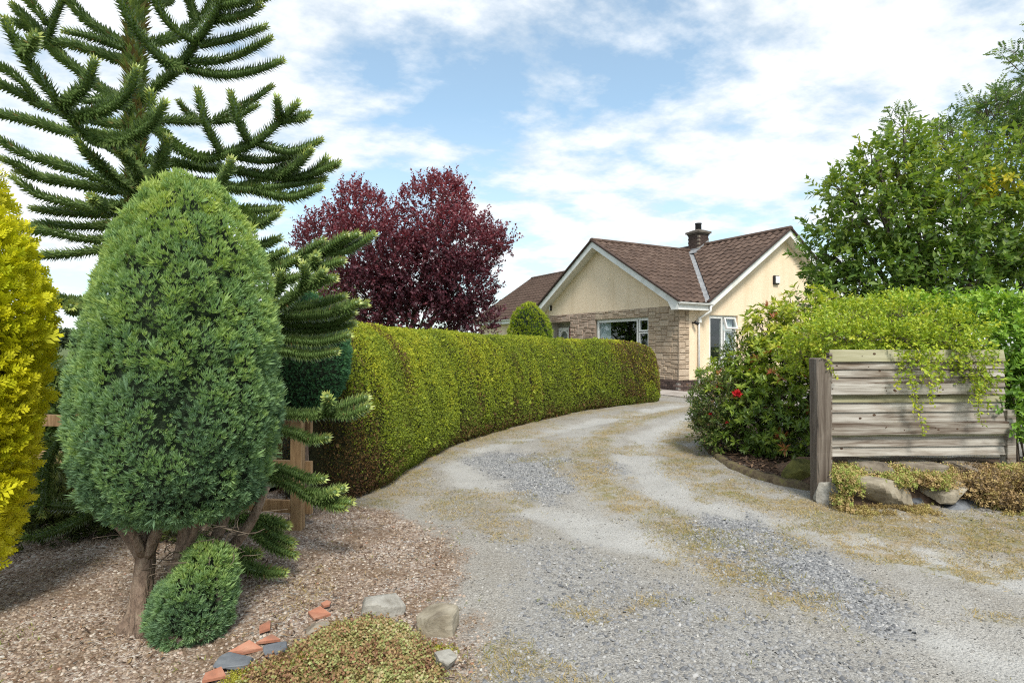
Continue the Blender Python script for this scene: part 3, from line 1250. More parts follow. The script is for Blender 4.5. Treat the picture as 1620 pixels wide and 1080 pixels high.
# main slope over the side gable, right of the valley
mg_slope = slope_plane('side_roof', [(MX0, FY0, EZ), (MXR, FY0, MZR), (MXR, FYR + 1.2, MZR), (VX, FYR, FZR)])
mup = Vector((MXR - MX0, 0, MZR - EZ))
nt2 = lay_tiles(mg_slope, (MX0 - 0.03, FY0 + 0.30 * 20 - 0.02, EZ - 0.02), (0, -1, 0), mup, 20, 15,
                lambda c: c.x < MXR and (c.y < FYR + 0.4), clip=(vb - vn * 0.09, -vn))
# remaining slopes, too far or facing away
rest = [
    ('left_front_roof', [(MX0, FY1, EZ), (MX0, YEND, EZ), (MXR, YEND, MZR), (MXR, FYR + 1.2, MZR), (VX, FYR, FZR)]),
    ('front_roof_far_side', [(-OV, FY1, EZ), (-OV, FYR, FZR), (VX, FYR, FZR), (MX0, FY1, EZ)]),
    ('rear_roof', [(MX1, FY0, EZ), (MX1, YEND, EZ), (MXR, YEND, MZR), (MXR, FY0, MZR)])]
sl = {n: slope_plane(n, p) for n, p in rest}
vb2, vt2 = Vector((MX0, FY1, EZ)), Vector((VX, FYR, FZR))
vn2 = Vector((0, 0, 1)).cross(vt2 - vb2).normalized()
if vn2.y < 0:
    vn2 = -vn2
lay_tiles(sl['left_front_roof'], (MX0 - 0.03, YEND + 0.02, EZ - 0.02), (0, -1, 0), mup, 44, 15,
          lambda c: c.x < MXR and (c - vb2).dot(vn2) > 0.1, single=False)
lay_tiles(sl['front_roof_far_side'], (VX, FY1 + 0.03, EZ - 0.02), (-1, 0, 0), Vector((0, FYR - FY1, FZR - EZ)), 18, 15,
          lambda c: c.y > FYR and c.x > -OV and (c - vb2).dot(vn2) < -0.1, single=False)
# ridge tiles
bm = bmesh.new()
prev = None
for e in (0.0, 0.46):
    ring = []
    for a in np.linspace(-0.15 * math.pi, 1.15 * math.pi, 8):
        rr = 0.135 - 0.012 * (e > 0)
        ring.append(bm.verts.new((e, rr * math.cos(a), 0.10 * math.sin(a))))
    if prev:
        for i in range(7):
            bm.faces.new([prev[i], prev[i + 1], ring[i + 1], ring[i]])
    else:
        bm.faces.new(ring)
    prev = ring
ridge_me = bpy.data.meshes.new('ridge_tile')
bm.to_mesh(ridge_me)
bm.free()
ridge_me.materials.append(M['tile'])
for i in range(12):
    x = -OV - 0.03 + i * 0.44
    if x < VX:
        link('ridge_tile', ridge_me, None, fw_slope, loc=(x, FYR, FZR + 0.015))
for i in range(40):
    y = FY0 - 0.03 + i * 0.44
    if y < YEND - 0.1:
        link('ridge_tile', ridge_me, None, mg_slope, loc=(MXR, y, MZR + 0.015), rotz=math.pi / 2)
# verge strips (dark edge over the barge boards), valley lead
for a, b2 in (((-OV - 0.02, FY0 - 0.03, EZ), (-OV - 0.02, FYR, FZR)), ((-OV - 0.02, FY1 + 0.03, EZ), (-OV - 0.02, FYR, FZR)),
              ((MX0 - 0.03, FY0 - 0.02, EZ), (MXR, FY0 - 0.02, MZR)), ((MX1 + 0.03, FY0 - 0.02, EZ), (MXR, FY0 - 0.02, MZR)),
              ((MX0, YEND + 0.02, EZ), (MXR, YEND + 0.02, MZR))):
    bm = bmesh.new()
    beam(bm, Vector(a) + Vector((0, 0, 0.028)), Vector(b2) + Vector((0, 0, 0.028)), 0.10, 0.055)
    bm_obj('verge', bm, M['tile_under'], house)
bm = bmesh.new()
vd = (vt - vb).normalized()
sid = vn * 0.11
for s, zo in ((1, 0.035),):
    a, b2 = vb - vd * 0.06, vt
    bm.faces.new([bm.verts.new(p) for p in (a + sid + Vector((0, 0, 0.05)), a + Vector((0, 0, 0.02)), b2 + Vector((0, 0, 0.02)), b2 + sid + Vector((0, 0, 0.05)))])
    bm.faces.new([bm.verts.new(p) for p in (a + Vector((0, 0, 0.02)), a - sid + Vector((0, 0, 0.05)), b2 - sid + Vector((0, 0, 0.05)), b2 + Vector((0, 0, 0.02)))])
bm_obj('valley_lead', bm, M['lead'], house)


# --- barge boards, soffits, gutters
def barge(name, a, b2, depth=0.24, th=0.03, nrm=(1, 0, 0)):
    """board hanging below the line a-b, vertical cut"""
    bm = bmesh.new()
    a, b2, n = Vector(a), Vector(b2), Vector(nrm) * th
    d = Vector((0, 0, -depth))
    vv = [bm.verts.new(p) for p in (a, b2, b2 + d, a + d, a + n, b2 + n, b2 + d + n, a + d + n)]
    for f in ((0, 1, 2, 3), (7, 6, 5, 4), (0, 4, 5, 1), (3, 2, 6, 7), (0, 3, 7, 4), (1, 5, 6, 2)):
        bm.faces.new([vv[i] for i in f])
    return bm_obj(name, bm, M['white'], house)


dz = Vector((0, 0, -0.005))
X0 = -OV
barge('barge_board', (X0, FY0, EZ), (X0, FYR, FZR - .005))
barge('barge_board', (X0, FYR + .003, FZR - .005), (X0, FY1, EZ))
barge('barge_board', (MX0 + 0.02, FY0, EZ + .005), (MXR, FY0, MZR - .005), nrm=(0, 1, 0))
barge('barge_board', (MXR + .003, FY0, MZR - .005), (MX1, FY0, EZ), nrm=(0, 1, 0))
bm = bmesh.new()
for yA, yB in ((FY0, FYR), (FY1, FYR)):
    za, zb = EZ - 0.215, FZR - 0.215
    bm.faces.new([bm.verts.new(p) for p in ((X0 + .03, yA, za), (0.06, yA, za), (0.06, yB, zb), (X0 + .03, yB, zb))])
for xA, xB in ((MX0, MXR), (MX1, MXR)):
    bm.faces.new([bm.verts.new(p) for p in ((xA, FY0 + .03, EZ - 0.215), (xA, 0.02, EZ - 0.215), (xB, 0.02, MZR - 0.215), (xB, FY0 + .03, MZR - 0.215))])
# flat soffit under the short eave by the corner, and its box ends
bx(bm, X0 + 0.031, MX0 + 0.1, FY0 + 0.031, 0.03, EZ - 0.235, EZ - 0.22)
bx(bm, 1.0, 1.32, FY1, YEND, EZ - 0.235, EZ - 0.22)
bm_obj('soffit', bm, M['soffit'], house)
bm = bmesh.new()
bx(bm, X0, MX0 + 0.06, FY0, FY0 + 0.03, EZ - 0.24, EZ - 0.03)
bm_obj('fascia', bm, M['white'], house)
bm = bmesh.new()
bx(bm, MX0, MX0 + 0.03, FY1 + 0.02, YEND, EZ - 0.24, EZ - 0.03)
bm_obj('fascia', bm, M['white'], house)
# boxed gable foot at the front corner
bm = bmesh.new()
vv = [(X0 - 0.004, FY0 + 0.002, EZ - 0.242), (X0 - 0.004, -0.06, EZ - 0.242), (X0 - 0.004, 0.10, EZ + 0.02), (X0 - 0.004, FY0 + 0.002, EZ - 0.10)]
f0 = [bm.verts.new(p) for p in vv]
f1 = [bm.verts.new((p[0] + 0.03, p[1], p[2])) for p in vv]
bm.faces.new(f0)
bm.faces.new(f1[::-1])
for i in range(4):
    bm.faces.new([f0[i], f0[(i + 1) % 4], f1[(i + 1) % 4], f1[i]])
bm_obj('box_end', bm, M['white'], house)


def gutter(a, b2, out):
    bm = bmesh.new()
    a, b2, out = Vector(a), Vector(b2), Vector(out)
    rings = []
    for p in (a, b2):
        ring = []
        for t in np.linspace(0, math.pi, 8):
            ring.append(bm.verts.new(p + out * (0.056 - 0.056 * math.cos(t)) + Vector((0, 0, -0.065 * math.sin(t)))))
        rings.append(ring)
        bm.faces.new(ring)
    for i in range(7):
        bm.faces.new([rings[0][i], rings[0][i + 1], rings[1][i + 1], rings[1][i]])
    return bm_obj('gutter', bm, M['white'], house)


g1 = gutter((X0 - 0.01, FY0 - 0.004, EZ - 0.015), (MX0 + 0.14, FY0 - 0.004, EZ - 0.03), (0, -1, 0))
gutter((MX0 - 0.004, FY1 + 0.02, EZ - 0.02), (MX0 - 0.004, YEND, EZ - 0.02), (-1, 0, 0))
DPX = 0.86
pV = [tube(np.array([(MX0 + 0.06, FY0 - 0.055, EZ - 0.07), (MX0 + 0.06, FY0 - 0.055, EZ - 0.25), (MX0 + 0.03, FY0 - 0.02, EZ - 0.30), (DPX, -0.06, 2.36), (DPX, -0.055, 2.28), (DPX, -0.055, 0.16)]), 0.036, 10)]
V_, F_, t_ = join_np(pV)
link('downpipe', np_mesh('downpipe', V_, F_, smooth_shade=True), M['white'], house)
bm = bmesh.new()
bx(bm, DPX - 0.045, DPX + 0.06, -0.115, -0.03, EZ - 0.62, EZ - 0.50)
bm_obj('pipe_bracket', bm, M['white'], house)
# chimney
bm = bmesh.new()
CX, CY = 4.98, 3.75
bx(bm, CX - 0.28, CX + 0.28, CY - 0.28, CY + 0.28, 4.9, 6.10)
chim = bm_obj('chimney', bm, M['mortar'], house)
bmj = bmesh.new()
for j in range(15):
    z = 4.95 + j * 0.075
    for side in range(4):
        off = 0.1125 if j % 2 else 0
        for i in range(4):
            u = -0.29 + off + i * 0.225 - (0.1125 if j % 2 else 0) * 0
            a, b2 = max(u, -0.29), min(u + 0.213, 0.29)
            if b2 - a < 0.03:
                continue
            if side == 0:
                bx(bmj, CX + a, CX + b2, CY - 0.292, CY - 0.275, z, z + 0.063)
            elif side == 1:
                bx(bmj, CX + a, CX + b2, CY + 0.275, CY + 0.292, z, z + 0.063)
            elif side == 2:
                bx(bmj, CX - 0.292, CX - 0.275, CY + a, CY + b2, z, z + 0.063)
            else:
                bx(bmj, CX + 0.275, CX + 0.292, CY + a, CY + b2, z, z + 0.063)
bm_obj('chimney_bricks', bmj, M['brick'], chim, kind='stuff')
bm = bmesh.new()
bx(bm, CX - 0.37, CX + 0.37, CY - 0.37, CY + 0.37, 6.10, 6.18)
bx(bm, CX - 0.32, CX + 0.32, CY - 0.32, CY + 0.32, 6.05, 6.10)
vv = [bm.verts.new((CX + a * 0.35, CY + b2 * 0.35, 6.18)) for a, b2 in ((-1, -1), (1, -1), (1, 1), (-1, 1))]
v2 = [bm.verts.new((CX + a * 0.15, CY + b2 * 0.15, 6.27)) for a, b2 in ((-1, -1), (1, -1), (1, 1), (-1, 1))]
for i in range(4):
    bm.faces.new([vv[i], vv[(i + 1) % 4], v2[(i + 1) % 4], v2[i]])
bm.faces.new(v2)
bm_obj('chimney_cap', bm, M['cap'], chim)
V_, F_, t_ = tube(np.array([(CX, CY, 6.22), (CX, CY, 6.50), (CX, CY, 6.505), (CX, CY, 6.55), (CX, CY, 6.552)]), [0.13, 0.125, 0.14, 0.14, 0.09], 16)
link('chimney_pot', np_mesh('chimney_pot', V_, F_), M['pot'], chim)
bm = bmesh.new()
bx(bm, CX - 0.30, CX + 0.30, CY - 0.30, CY + 0.30, 5.12, 5.60)
for v in bm.verts:                      # flashing apron follows the slope
    if v.co.z > 5.3:
        v.co.z = EZ + MS * (v.co.x - MX0) + 0.14
    else:
        v.co.z = EZ + MS * (v.co.x - MX0) - 0.1
bx(bm, CX - 0.55, CX - 0.305, CY - 0.40, CY + 0.40, 5.28, 5.32)
for v in bm.verts:
    if v.co.x < CX - 0.29 and abs(v.co.y - CY) > 0.35:
        v.co.z = EZ + MS * (v.co.x - MX0) + 0.07 + (0.02 if v.co.z > 5.3 else 0)
bm_obj('flashing', bm, M['lead'], chim)
# small fixtures on the walls
AX, AZ = 4.75, 3.80
bm = bmesh.new()
bx(bm, AX - 0.14, AX + 0.14, -0.09, -0.002, AZ - 0.16, AZ + 0.16, 0.02)
alarm = tag(bm_obj('alarm_box', bm, M['black']), 'black and white alarm box high on the cream side gable', 'alarm box')
bm = bmesh.new()
bx(bm, AX - 0.10, AX + 0.13, -0.115, -0.088, AZ - 0.12, AZ + 0.13, 0.01)
bm_obj('cover', bm, M['white'], alarm)
bm = bmesh.new()
bx(bm, -0.05, 0.033, 7.32, 7.44, 2.95, 3.17, 0.02)
lamp = tag(bm_obj('wall_box', bm, M['white']), 'small white box on the front gable beside its lower corner', 'wall box')
bm = bmesh.new()
bx(bm, -0.055, 0.03, 7.30, 7.318, 2.95, 3.17)
bm_obj('backplate', bm, M['black'], lamp)
V_, F_, t_ = join_np([tube(np.array([(0.62, -0.005, 2.20), (0.62, -0.09, 2.20)]), 0.03, 8), tube(np.array([(0.60, -0.10, 2.23), (0.70, -0.19, 2.15)]), [0.055, 0.05], 10)])
secam = tag(link('security_camera', np_mesh('security_camera', V_, F_), M['black']), 'black camera fixed beside the white downpipe', 'camera')
bm = bmesh.new()
bx(bm, 0.98, 1.22, -0.06, -0.002, 0.18, 0.40, 0.01)
vent = tag(bm_obj('vent_box', bm, M['concrete']), 'pale grey vent box low on the cream wall beside the downpipe', 'vent')
bm = bmesh.new()
bx(bm, 0.62, 0.985, -0.30, -0.02, -0.02, 0.155, 0.012)
gul = tag(bm_obj('drain_surround', bm, M['green_paint']), 'faded green concrete drain surround at the foot of the downpipe', 'drain')
for o in (alarm, lamp, secam, vent, gul):
    o.location = house.location
    o.rotation_euler = house.rotation_euler
# paving along the wall, flag by flag
hm = Matrix.Translation(house.location) @ Matrix.Rotation(HA, 4, 'Z')
pav = bpy.data.objects.new('paved_path', None)
pav['kind'] = 'structure'
pav.matrix_world = hm
C.objects.link(pav)
bm = bmesh.new()
bx(bm, -0.22, 0.22, -0.22, 0.22, -0.04, 0.045, 0.006)
flag_me = bpy.data.meshes.new('flagstone')
bm.to_mesh(flag_me)
bm.free()
flag_me.materials.append(noise_mat('paving_flag', [(0.3, (.27, .235, .205)), (0.7, (.40, .36, .325))], scale=6, rough=0.9, bump=0.4, per_object=0.4))
for i in range(-2, 22):
    for j in range(3):
        if i < 0 or j < 3:
            link('flagstone', flag_me, None, pav, loc=(-1.15 + j * 0.45, -0.95 + i * 0.45, 0.0))
for i in range(0, 10):
    for j in range(2):
        link('flagstone', flag_me, None, pav, loc=(0.20 + i * 0.45, -0.5 - j * 0.45, 0.0))
# overhead cable
pa = np.array(hm @ Vector((MXR + 0.2, 0.5, MZR - 0.05)))
pbv = np.array([19.0, 26.0, 7.4])
t = np.linspace(0, 1, 24)[:, None]
cab = pa * (1 - t) + pbv * t
cab[:, 2] -= 0.35 * np.sin(np.pi * t[:, 0])
V_, F_, t_ = tube(cab, 0.011, 5)
tag(link('overhead_cable', np_mesh('overhead_cable', V_, F_), M['black']), 'thin overhead cable leaving the ridge of the side gable', 'cable')

# ================================================================ LEFT-HAND PLANTING
M['bark'] = noise_mat('reddish_bark', [(0.25, (.075, .05, .038)), (0.5, (.19, .135, .10)), (0.62, (.26, .20, .15)), (0.78, (.36, .30, .235))], scale=11, detail=9, rough=0.95, bump=1.0,
                      bump_scale=22, dist=0.03, stretch=(2.2, 2.2, 0.9), rough_noise=0.72)
M['twig'] = noise_mat('dead_twig', [(0.3, (.10, .075, .055)), (0.7, (.20, .16, .12))], scale=20, rough=0.95, bump=0.2)
M['timber'] = noise_mat('brown_treated_timber', [(0.25, (.13, .075, .035)), (0.5, (.26, .165, .085)), (0.75, (.35, .24, .13))], scale=5, rough=0.8, bump=0.4,
                        bump_scale=12, dist=0.004, stretch=(9, 9, 0.8), per_object=0.2)
M['core'] = noise_mat('conifer_heartwood_twigs', [(0.3, (.010, .018, .009)), (0.6, (.022, .036, .018)), (0.8, (.04, .042, .02))], scale=30, rough=1.0, bump=0.8, dist=0.03)

# ---------------------------------------------------------------- monkey puzzle
MP_D = 4.3
MPX = (212 - 810) / F * MP_D
M['puzzle'] = leaf_mat('monkey_puzzle_scales', [(0, (.06, .11, .03)), (.35, (.12, .19, .055)), (.6, (.20, .275, .095)), (.8, (.36, .45, .13)), (.9, (.42, .50, .13)), (.97, (.24, .17, .07)), (1, (.20, .13, .06))],
                       rough=0.34, trans=0.15, spec=0.6)
# pointed, keeled scale leaf
SC_V = np.array([(-.30, 0, 0), (.30, 0, 0), (.48, .32, .06), (-.48, .32, .06), (0, 1, .30), (0, .2, -.09)])
SC_F = np.array([(0, 5, 3), (1, 2, 5), (5, 2, 4), (3, 5, 4)])
puzzle = thing('monkey_puzzle_tree', 'tall spiky monkey puzzle tree rising behind the rounded green conifer', 'tree', (MPX, MP_D, 0))
PO = np.array([MPX, MP_D, 0.0])


def puzzle_arm(P, r_core=0.024, leaf=0.045, tip_bright=True, old=0.012, per_ring=9, step=0.0185, spread=None):
    """core tube clad with rings of scales; P runs base -> tip"""
    Q = resample(P, step)
    n = len(Q)
    d = norm(np.gradient(Q, axis=0))
    L_ = n * step
    s = np.linspace(0, 1, n)
    dist_tip = (1 - s) * L_
    rc = r_core * (0.75 + 0.25 * np.minimum(1, dist_tip / 0.25))
    parts = [(lambda v: (v[0], v[1], np.full(len(v[0]), 0.3)))(tube(Q, rc, 6))]
    idx = np.repeat(np.arange(n), per_ring)
    ph = (np.arange(n) * 2.4)[:, None] + np.linspace(0, 2 * np.pi, per_ring, endpoint=False)[None]
    ph = ph.ravel() + rng.normal(size=n * per_ring) * 0.12
    x0 = norm(np.cross(d, np.array([0.21, 0.15, 0.97])))
    y0 = np.cross(d, x0)
    rad = np.cos(ph)[:, None] * x0[idx] + np.sin(ph)[:, None] * y0[idx]
    # leaves spread widely on the arm and close up round the growing tip
    cl = np.clip(dist_tip[idx] / 0.10, 0, 1)
    sp = (0.38 + 0.50 * cl) if spread is None else np.full(len(idx), spread)
    dirv = norm(d[idx] * 1.0 + rad * (sp + rng.normal(size=len(idx)) * 0.10)[:, None] + np.array([0, 0, 0.10]))
    # leaf faces outwards: normal near radial
    Rm = frames(dirv, up=rad)
    T = Q[idx] + rad * (rc[idx] * 0.8)[:, None]
    ln = leaf * (0.72 + 0.28 * cl) * rng.uniform(.85, 1.15, len(idx))
    S = np.stack([ln * 0.42, ln, ln], -1)
    ti = 0.10 + 0.52 * rng.random(len(idx)) + 0.10 * np.clip(rad[:, 2], 0, 1)
    if tip_bright:
        ti = ti + 0.55 * np.clip(1 - dist_tip[idx] / 0.12, 0, 1)
    ti = np.clip(ti, 0, 0.92)
    dead = rng.random(len(idx)) < old
    ti[dead] = rng.uniform(.94, 1, dead.sum())
    parts.append(scatter(SC_V, SC_F, Rm, T, S, ti))
    return join_np(parts)


def arm(*paths, trunk=None, **kw):
    """one branch: first path is the limb, the rest are its shoots; photo pixel + depth"""
    parts = []
    for i, p in enumerate(paths):
        P = np.array([at(*q) for q in p])
        if i == 0 and trunk is not None:
            P = np.vstack([[MPX, MP_D, at(212, trunk, MP_D)[2]], P])
        parts.append(puzzle_arm(P - PO, **kw))
    V, Fc, t = join_np(parts)
    return link('branch', np_mesh('branch', V, Fc, t), M['puzzle'], puzzle)


# trunk, clad in old yellow-brown scales
TP = np.array([(0.02, 0.03, 0.0), (0.0, 0.0, 1.2), (0, 0, 2.4), (0.01, 0, 3.6), (0.03, 0, 4.9), (0.04, 0, 6.2)])
V, Fc, t = puzzle_arm(TP, r_core=0.058, leaf=0.085, tip_bright=False, old=0.45, per_ring=12, step=0.026, spread=0.55)
t = np.where(t < 0.93, np.clip(t + 0.28, 0, 0.9), t)
link('trunk', np_mesh('trunk', V, Fc, t), M['puzzle'], puzzle)

# right-hand limbs ------------------------------------------------
arm([(236, 146, 4.25), (280, 109, 4.1), (311, 66, 4.0), (342, 19, 3.9), (366, -40, 3.85)],
    [(290, 108, 4.08), (352, 119, 4.1), (405, 111, 4.1), (447, 96, 4.1)],
    [(300, 96, 4.05), (340, 97, 4.15), (382, 85, 4.2), (429, 60, 4.2)],
    [(315, 72, 4.0), (370, 60, 4.05), (421, 42, 4.1)],
    [(336, 32, 3.95), (385, 24, 3.9), (413, 8, 3.9)], [(345, 10, 3.9), (385, 2, 3.85), (410, -18, 3.8)],
    [(290, 108, 4.08), (262, 98, 3.85), (226, 62, 3.7), (198, 18, 3.6), (183, -30, 3.55)],
    [(312, 68, 4.0), (272, 42, 3.9), (243, -2, 3.8), (230, -40, 3.75)], trunk=165)
arm([(258, 64, 4.5), (290, 50, 4.7), (325, 20, 4.8), (340, -20, 4.8)], [(310, 33, 4.75), (302, 10, 4.8), (290, -20, 4.8)], trunk=75)
arm([(248, 205, 4.3), (277, 230, 4.15), (318, 251, 4.05), (358, 244, 4.0), (402, 225, 3.95), (443, 192, 3.95), (471, 163, 3.9)],
    [(352, 246, 4.02), (326, 195, 3.9), (313, 143, 3.85)],
    [(395, 229, 3.97), (375, 186, 3.85), (365, 146, 3.8)],
    [(443, 192, 3.95), (440, 172, 3.9), (438, 154, 3.85)], [(443, 192, 3.95), (468, 188, 3.95), (488, 182, 3.9)],
    [(405, 226, 3.97), (460, 240, 4.0), (508, 222, 4.0)],
    [(360, 246, 4.02), (425, 254, 4.1), (490, 238, 4.15)], trunk=192)
arm([(262, 190, 4.5), (314, 192, 4.7), (362, 190, 4.8), (408, 166, 4.85)], [(314, 192, 4.7), (296, 178, 4.7), (283, 160, 4.65)],
    [(340, 191, 4.75), (392, 163, 4.9), (431, 136, 4.95)], trunk=190)
arm([(300, 262, 4.2), (369, 270, 4.15), (459, 282, 4.1), (512, 268, 4.05), (535, 258, 4.0)], [(490, 277, 4.1), (508, 262, 4.08), (517, 250, 4.05)],
    [(420, 277, 4.1), (455, 262, 4.2), (490, 243, 4.25)], [(440, 280, 4.1), (470, 260, 4.0), (492, 236, 3.95)], trunk=250)
arm([(320, 290, 4.15), (389, 300, 4.1), (459, 292, 4.1), (515, 283, 4.1)], [(400, 300, 4.1), (459, 312, 4.05), (508, 296, 4.0)],
    [(370, 300, 4.1), (420, 282, 4.25), (470, 268, 4.3)], trunk=278)
arm([(310, 325, 4.2), (389, 333, 4.1), (445, 330, 4.05)], [(380, 333, 4.1), (410, 352, 4.0), (440, 338, 3.95)], [(385, 332, 4.1), (400, 350, 4.05), (412, 356, 4.0)], trunk=310)
arm([(230, 282, 4.1), (250, 272, 3.7), (258, 245, 3.55), (265, 217, 3.5)], trunk=285)
arm([(260, 300, 4.0), (330, 300, 3.7), (358, 275, 3.6), (366, 252, 3.55)], trunk=300)
# lower right limbs, reaching over the hedge end
arm([(310, 405, 4.2), (380, 415, 4.1), (430, 418, 4.05), (468, 408, 4.0), (512, 380, 3.95)],
    [(330, 408, 4.18), (406, 391, 4.1), (443, 377, 4.05)], [(360, 412, 4.12), (415, 411, 4.05), (452, 397, 4.0)],
    [(400, 418, 4.08), (440, 424, 3.95), (469, 409, 3.9)], [(468, 410, 4.0), (505, 400, 3.95), (548, 372, 3.9)],
    [(495, 404, 3.97), (530, 392, 3.95), (566, 370, 3.9)], [(505, 402, 3.97), (548, 396, 3.95), (591, 371, 3.9)],
    [(470, 416, 3.98), (508, 421, 3.9), (543, 412, 3.85)], [(480, 417, 3.95), (494, 418, 3.88), (500, 404, 3.8)], trunk=390)
arm([(340, 470, 4.15), (410, 488, 4.0), (449, 480, 3.9), (478, 456, 3.8), (500, 446, 3.75), (530, 440, 3.7)],
    [(478, 456, 3.8), (484, 438, 3.75), (480, 418, 3.7)], [(492, 450, 3.78), (503, 442, 3.7), (511, 428, 3.65)],
    [(420, 470, 3.98), (441, 455, 3.9), (444, 430, 3.85)], [(430, 450, 3.98), (455, 443, 3.9), (476, 436, 3.88)], trunk=440)
arm([(330, 482, 4.2), (447, 489, 4.15), (502, 482, 4.1), (545, 469, 4.05)], trunk=470)
arm([(340, 495, 4.15), (447, 501, 4.05), (512, 498, 3.98), (555, 484, 3.92), (580, 480, 3.9)], [(530, 494, 3.95), (550, 487, 3.88), (566, 478, 3.85)], trunk=480)
arm([(340, 508, 4.2), (447, 512, 4.1), (522, 513, 4.05), (560, 494, 4.0)], trunk=492)
arm([(340, 520, 4.2), (447, 524, 4.12), (512, 522, 4.08), (560, 512, 4.05)], trunk=505)
arm([(340, 532, 4.15), (449, 537, 4.05), (502, 541, 3.98), (553, 530, 3.92)], trunk=520)
arm([(340, 548, 4.15), (449, 556, 4.05), (490, 562, 4.0), (533, 556, 3.95)], trunk=535)
arm([(340, 640, 4.15), (459, 655, 4.0), (513, 654, 3.9), (550, 640, 3.85), (580, 628, 3.8)], [(513, 654, 3.9), (520, 642, 3.8), (517, 626, 3.7)],
    [(520, 653, 3.9), (552, 655, 3.8), (583, 643, 3.75)], trunk=620)
arm([(360, 670, 4.15), (459, 683, 4.0), (489, 695, 3.95), (518, 692, 3.9)], trunk=650)
arm([(360, 725, 4.15), (453, 745, 4.0), (485, 757, 3.95), (512, 757, 3.9)], trunk=690)
arm([(360, 730, 4.15), (450, 763, 3.95), (504, 793, 3.85), (556, 794, 3.8)], [(480, 780, 3.9), (515, 780, 3.85), (544, 772, 3.82)], [(504, 793, 3.85), (520, 782, 3.8), (530, 778, 3.75)], [(510, 794, 3.85), (530, 800, 3.8), (545, 802, 3.78)], trunk=700)
arm([(300, 800, 4.1), (385, 820, 3.9), (430, 825, 3.8), (455, 832, 3.75)], trunk=740)
arm([(300, 810, 4.1), (399, 822, 3.85), (430, 843, 3.75), (464, 860, 3.7)], [(395, 830, 3.85), (430, 862, 3.7), (466, 878, 3.65)], trunk=745)
arm([(310, 850, 4.05), (368, 873, 3.75), (409, 876, 3.65)], [(340, 862, 3.85), (372, 888, 3.65), (410, 903, 3.58), (450, 906, 3.55)], trunk=760)
# left-hand limbs -------------------------------------------------
arm([(190, 238, 4.1), (168, 224, 3.8), (135, 212, 3.6), (108, 183, 3.5), (79, 144, 3.4), (48, 103, 3.35), (24, 64, 3.3), (6, 30, 3.25)],
    [(140, 214, 3.62), (172, 224, 3.5), (206, 217, 3.42), (240, 193, 3.36), (261, 162, 3.3)],
    [(112, 188, 3.5), (168, 173, 3.4), (204, 145, 3.35), (216, 108, 3.3)],
    [(98, 170, 3.47), (118, 152, 3.4), (137, 133, 3.35), (150, 95, 3.3)],
    [(36, 84, 3.32), (48, 72, 3.25), (57, 56, 3.2)],
    [(216, 217, 3.42), (238, 190, 3.4), (240, 160, 3.38), (238, 146, 3.36)], trunk=240)
arm([(150, 213, 4.3), (104, 208, 4.3), (48, 191, 4.3), (-20, 176, 4.3)], trunk=215)
arm([(150, 190, 4.4), (72, 168, 4.5), (31, 147, 4.5), (-25, 122, 4.5)], [(60, 162, 4.5), (30, 125, 4.4), (-15, 95, 4.35)], trunk=200)
arm([(173, 148, 4.4), (120, 108, 4.5), (80, 73, 4.5), (82, 40, 4.45), (104, -10, 4.4)], [(78, 66, 4.5), (50, 38, 4.5), (20, 8, 4.5)], [(76, 40, 4.45), (60, 18, 4.4), (35, -12, 4.4)],
    [(100, 92, 4.5), (60, 52, 4.6), (15, 32, 4.6)], trunk=160)
arm([(200, 73, 4.35), (144, 37, 4.4), (115, 7, 4.4), (95, -25, 4.4)], trunk=85)
arm([(170, 68, 4.2), (144, 58, 4.1), (101, 49, 4.0)], trunk=82)
arm([(190, 95, 4.45), (144, 80, 4.5), (100, 68, 4.5), (60, 72, 4.5)], trunk=102)
arm([(168, 159, 4.0), (135, 160, 3.9), (106, 153, 3.85)], trunk=168)
arm([(193, 292, 4.0), (153, 257, 3.65), (135, 238, 3.55), (121, 219, 3.5)], trunk=302)
arm([(222, 284, 4.1), (212, 264, 3.8), (198, 248, 3.7), (186, 236, 3.6)], trunk=295)
arm([(180, 290, 4.2), (153, 281, 4.15), (112, 267, 4.1), (77, 255, 4.1), (41, 245, 4.05), (-15, 214, 4.0)], trunk=285)
arm([(183, 302, 4.25), (122, 291, 4.25), (61, 280, 4.25), (24, 270, 4.2)], [(60, 280, 4.25), (30, 262, 4.2), (0, 250, 4.15)], trunk=300)
arm([(171, 332, 4.2), (102, 320, 4.15), (61, 308, 4.1), (20, 280, 4.05)], trunk=325)
arm([(163, 338, 4.4), (110, 336, 4.4), (50, 330, 4.35)], trunk=335)
arm([(163, 357, 4.35), (115, 358, 4.3), (55, 353, 4.25)], trunk=350)
arm([(159, 379, 4.3), (120, 376, 4.25), (75, 366, 4.2), (30, 360, 4.2)], trunk=370)
arm([(153, 396, 4.3), (105, 402, 4.25), (55, 404, 4.2)], trunk=390)
arm([(167, 325, 4.1), (152, 320, 3.75), (143, 311, 3.65)], trunk=320)
arm([(160, 478, 4.1), (125, 480, 3.8), (95, 476, 3.6), (78, 470, 3.5)], [(125, 480, 3.8), (118, 488, 3.6), (112, 484, 3.45)], trunk=470)
arm([(150, 575, 4.3), (110, 580, 4.2), (80, 590, 4.15), (40, 600, 4.1)], trunk=560)
arm([(150, 600, 4.3), (100, 620, 4.2), (65, 640, 4.1), (20, 640, 4.1)], trunk=580)
arm([(150, 660, 4.3), (100, 690, 4.15), (74, 730, 4.0), (70, 780, 3.9), (66, 815, 3.85)], trunk=640)
arm([(140, 690, 4.3), (95, 700, 4.2), (40, 690, 4.2)], trunk=670)
arm([(160, 790, 4.2), (115, 800, 4.0), (75, 798, 3.9), (40, 810, 3.85)], trunk=750)
arm([(160, 800, 4.2), (110, 830, 4.0), (60, 848, 3.85), (20, 850, 3.8)], trunk=760)

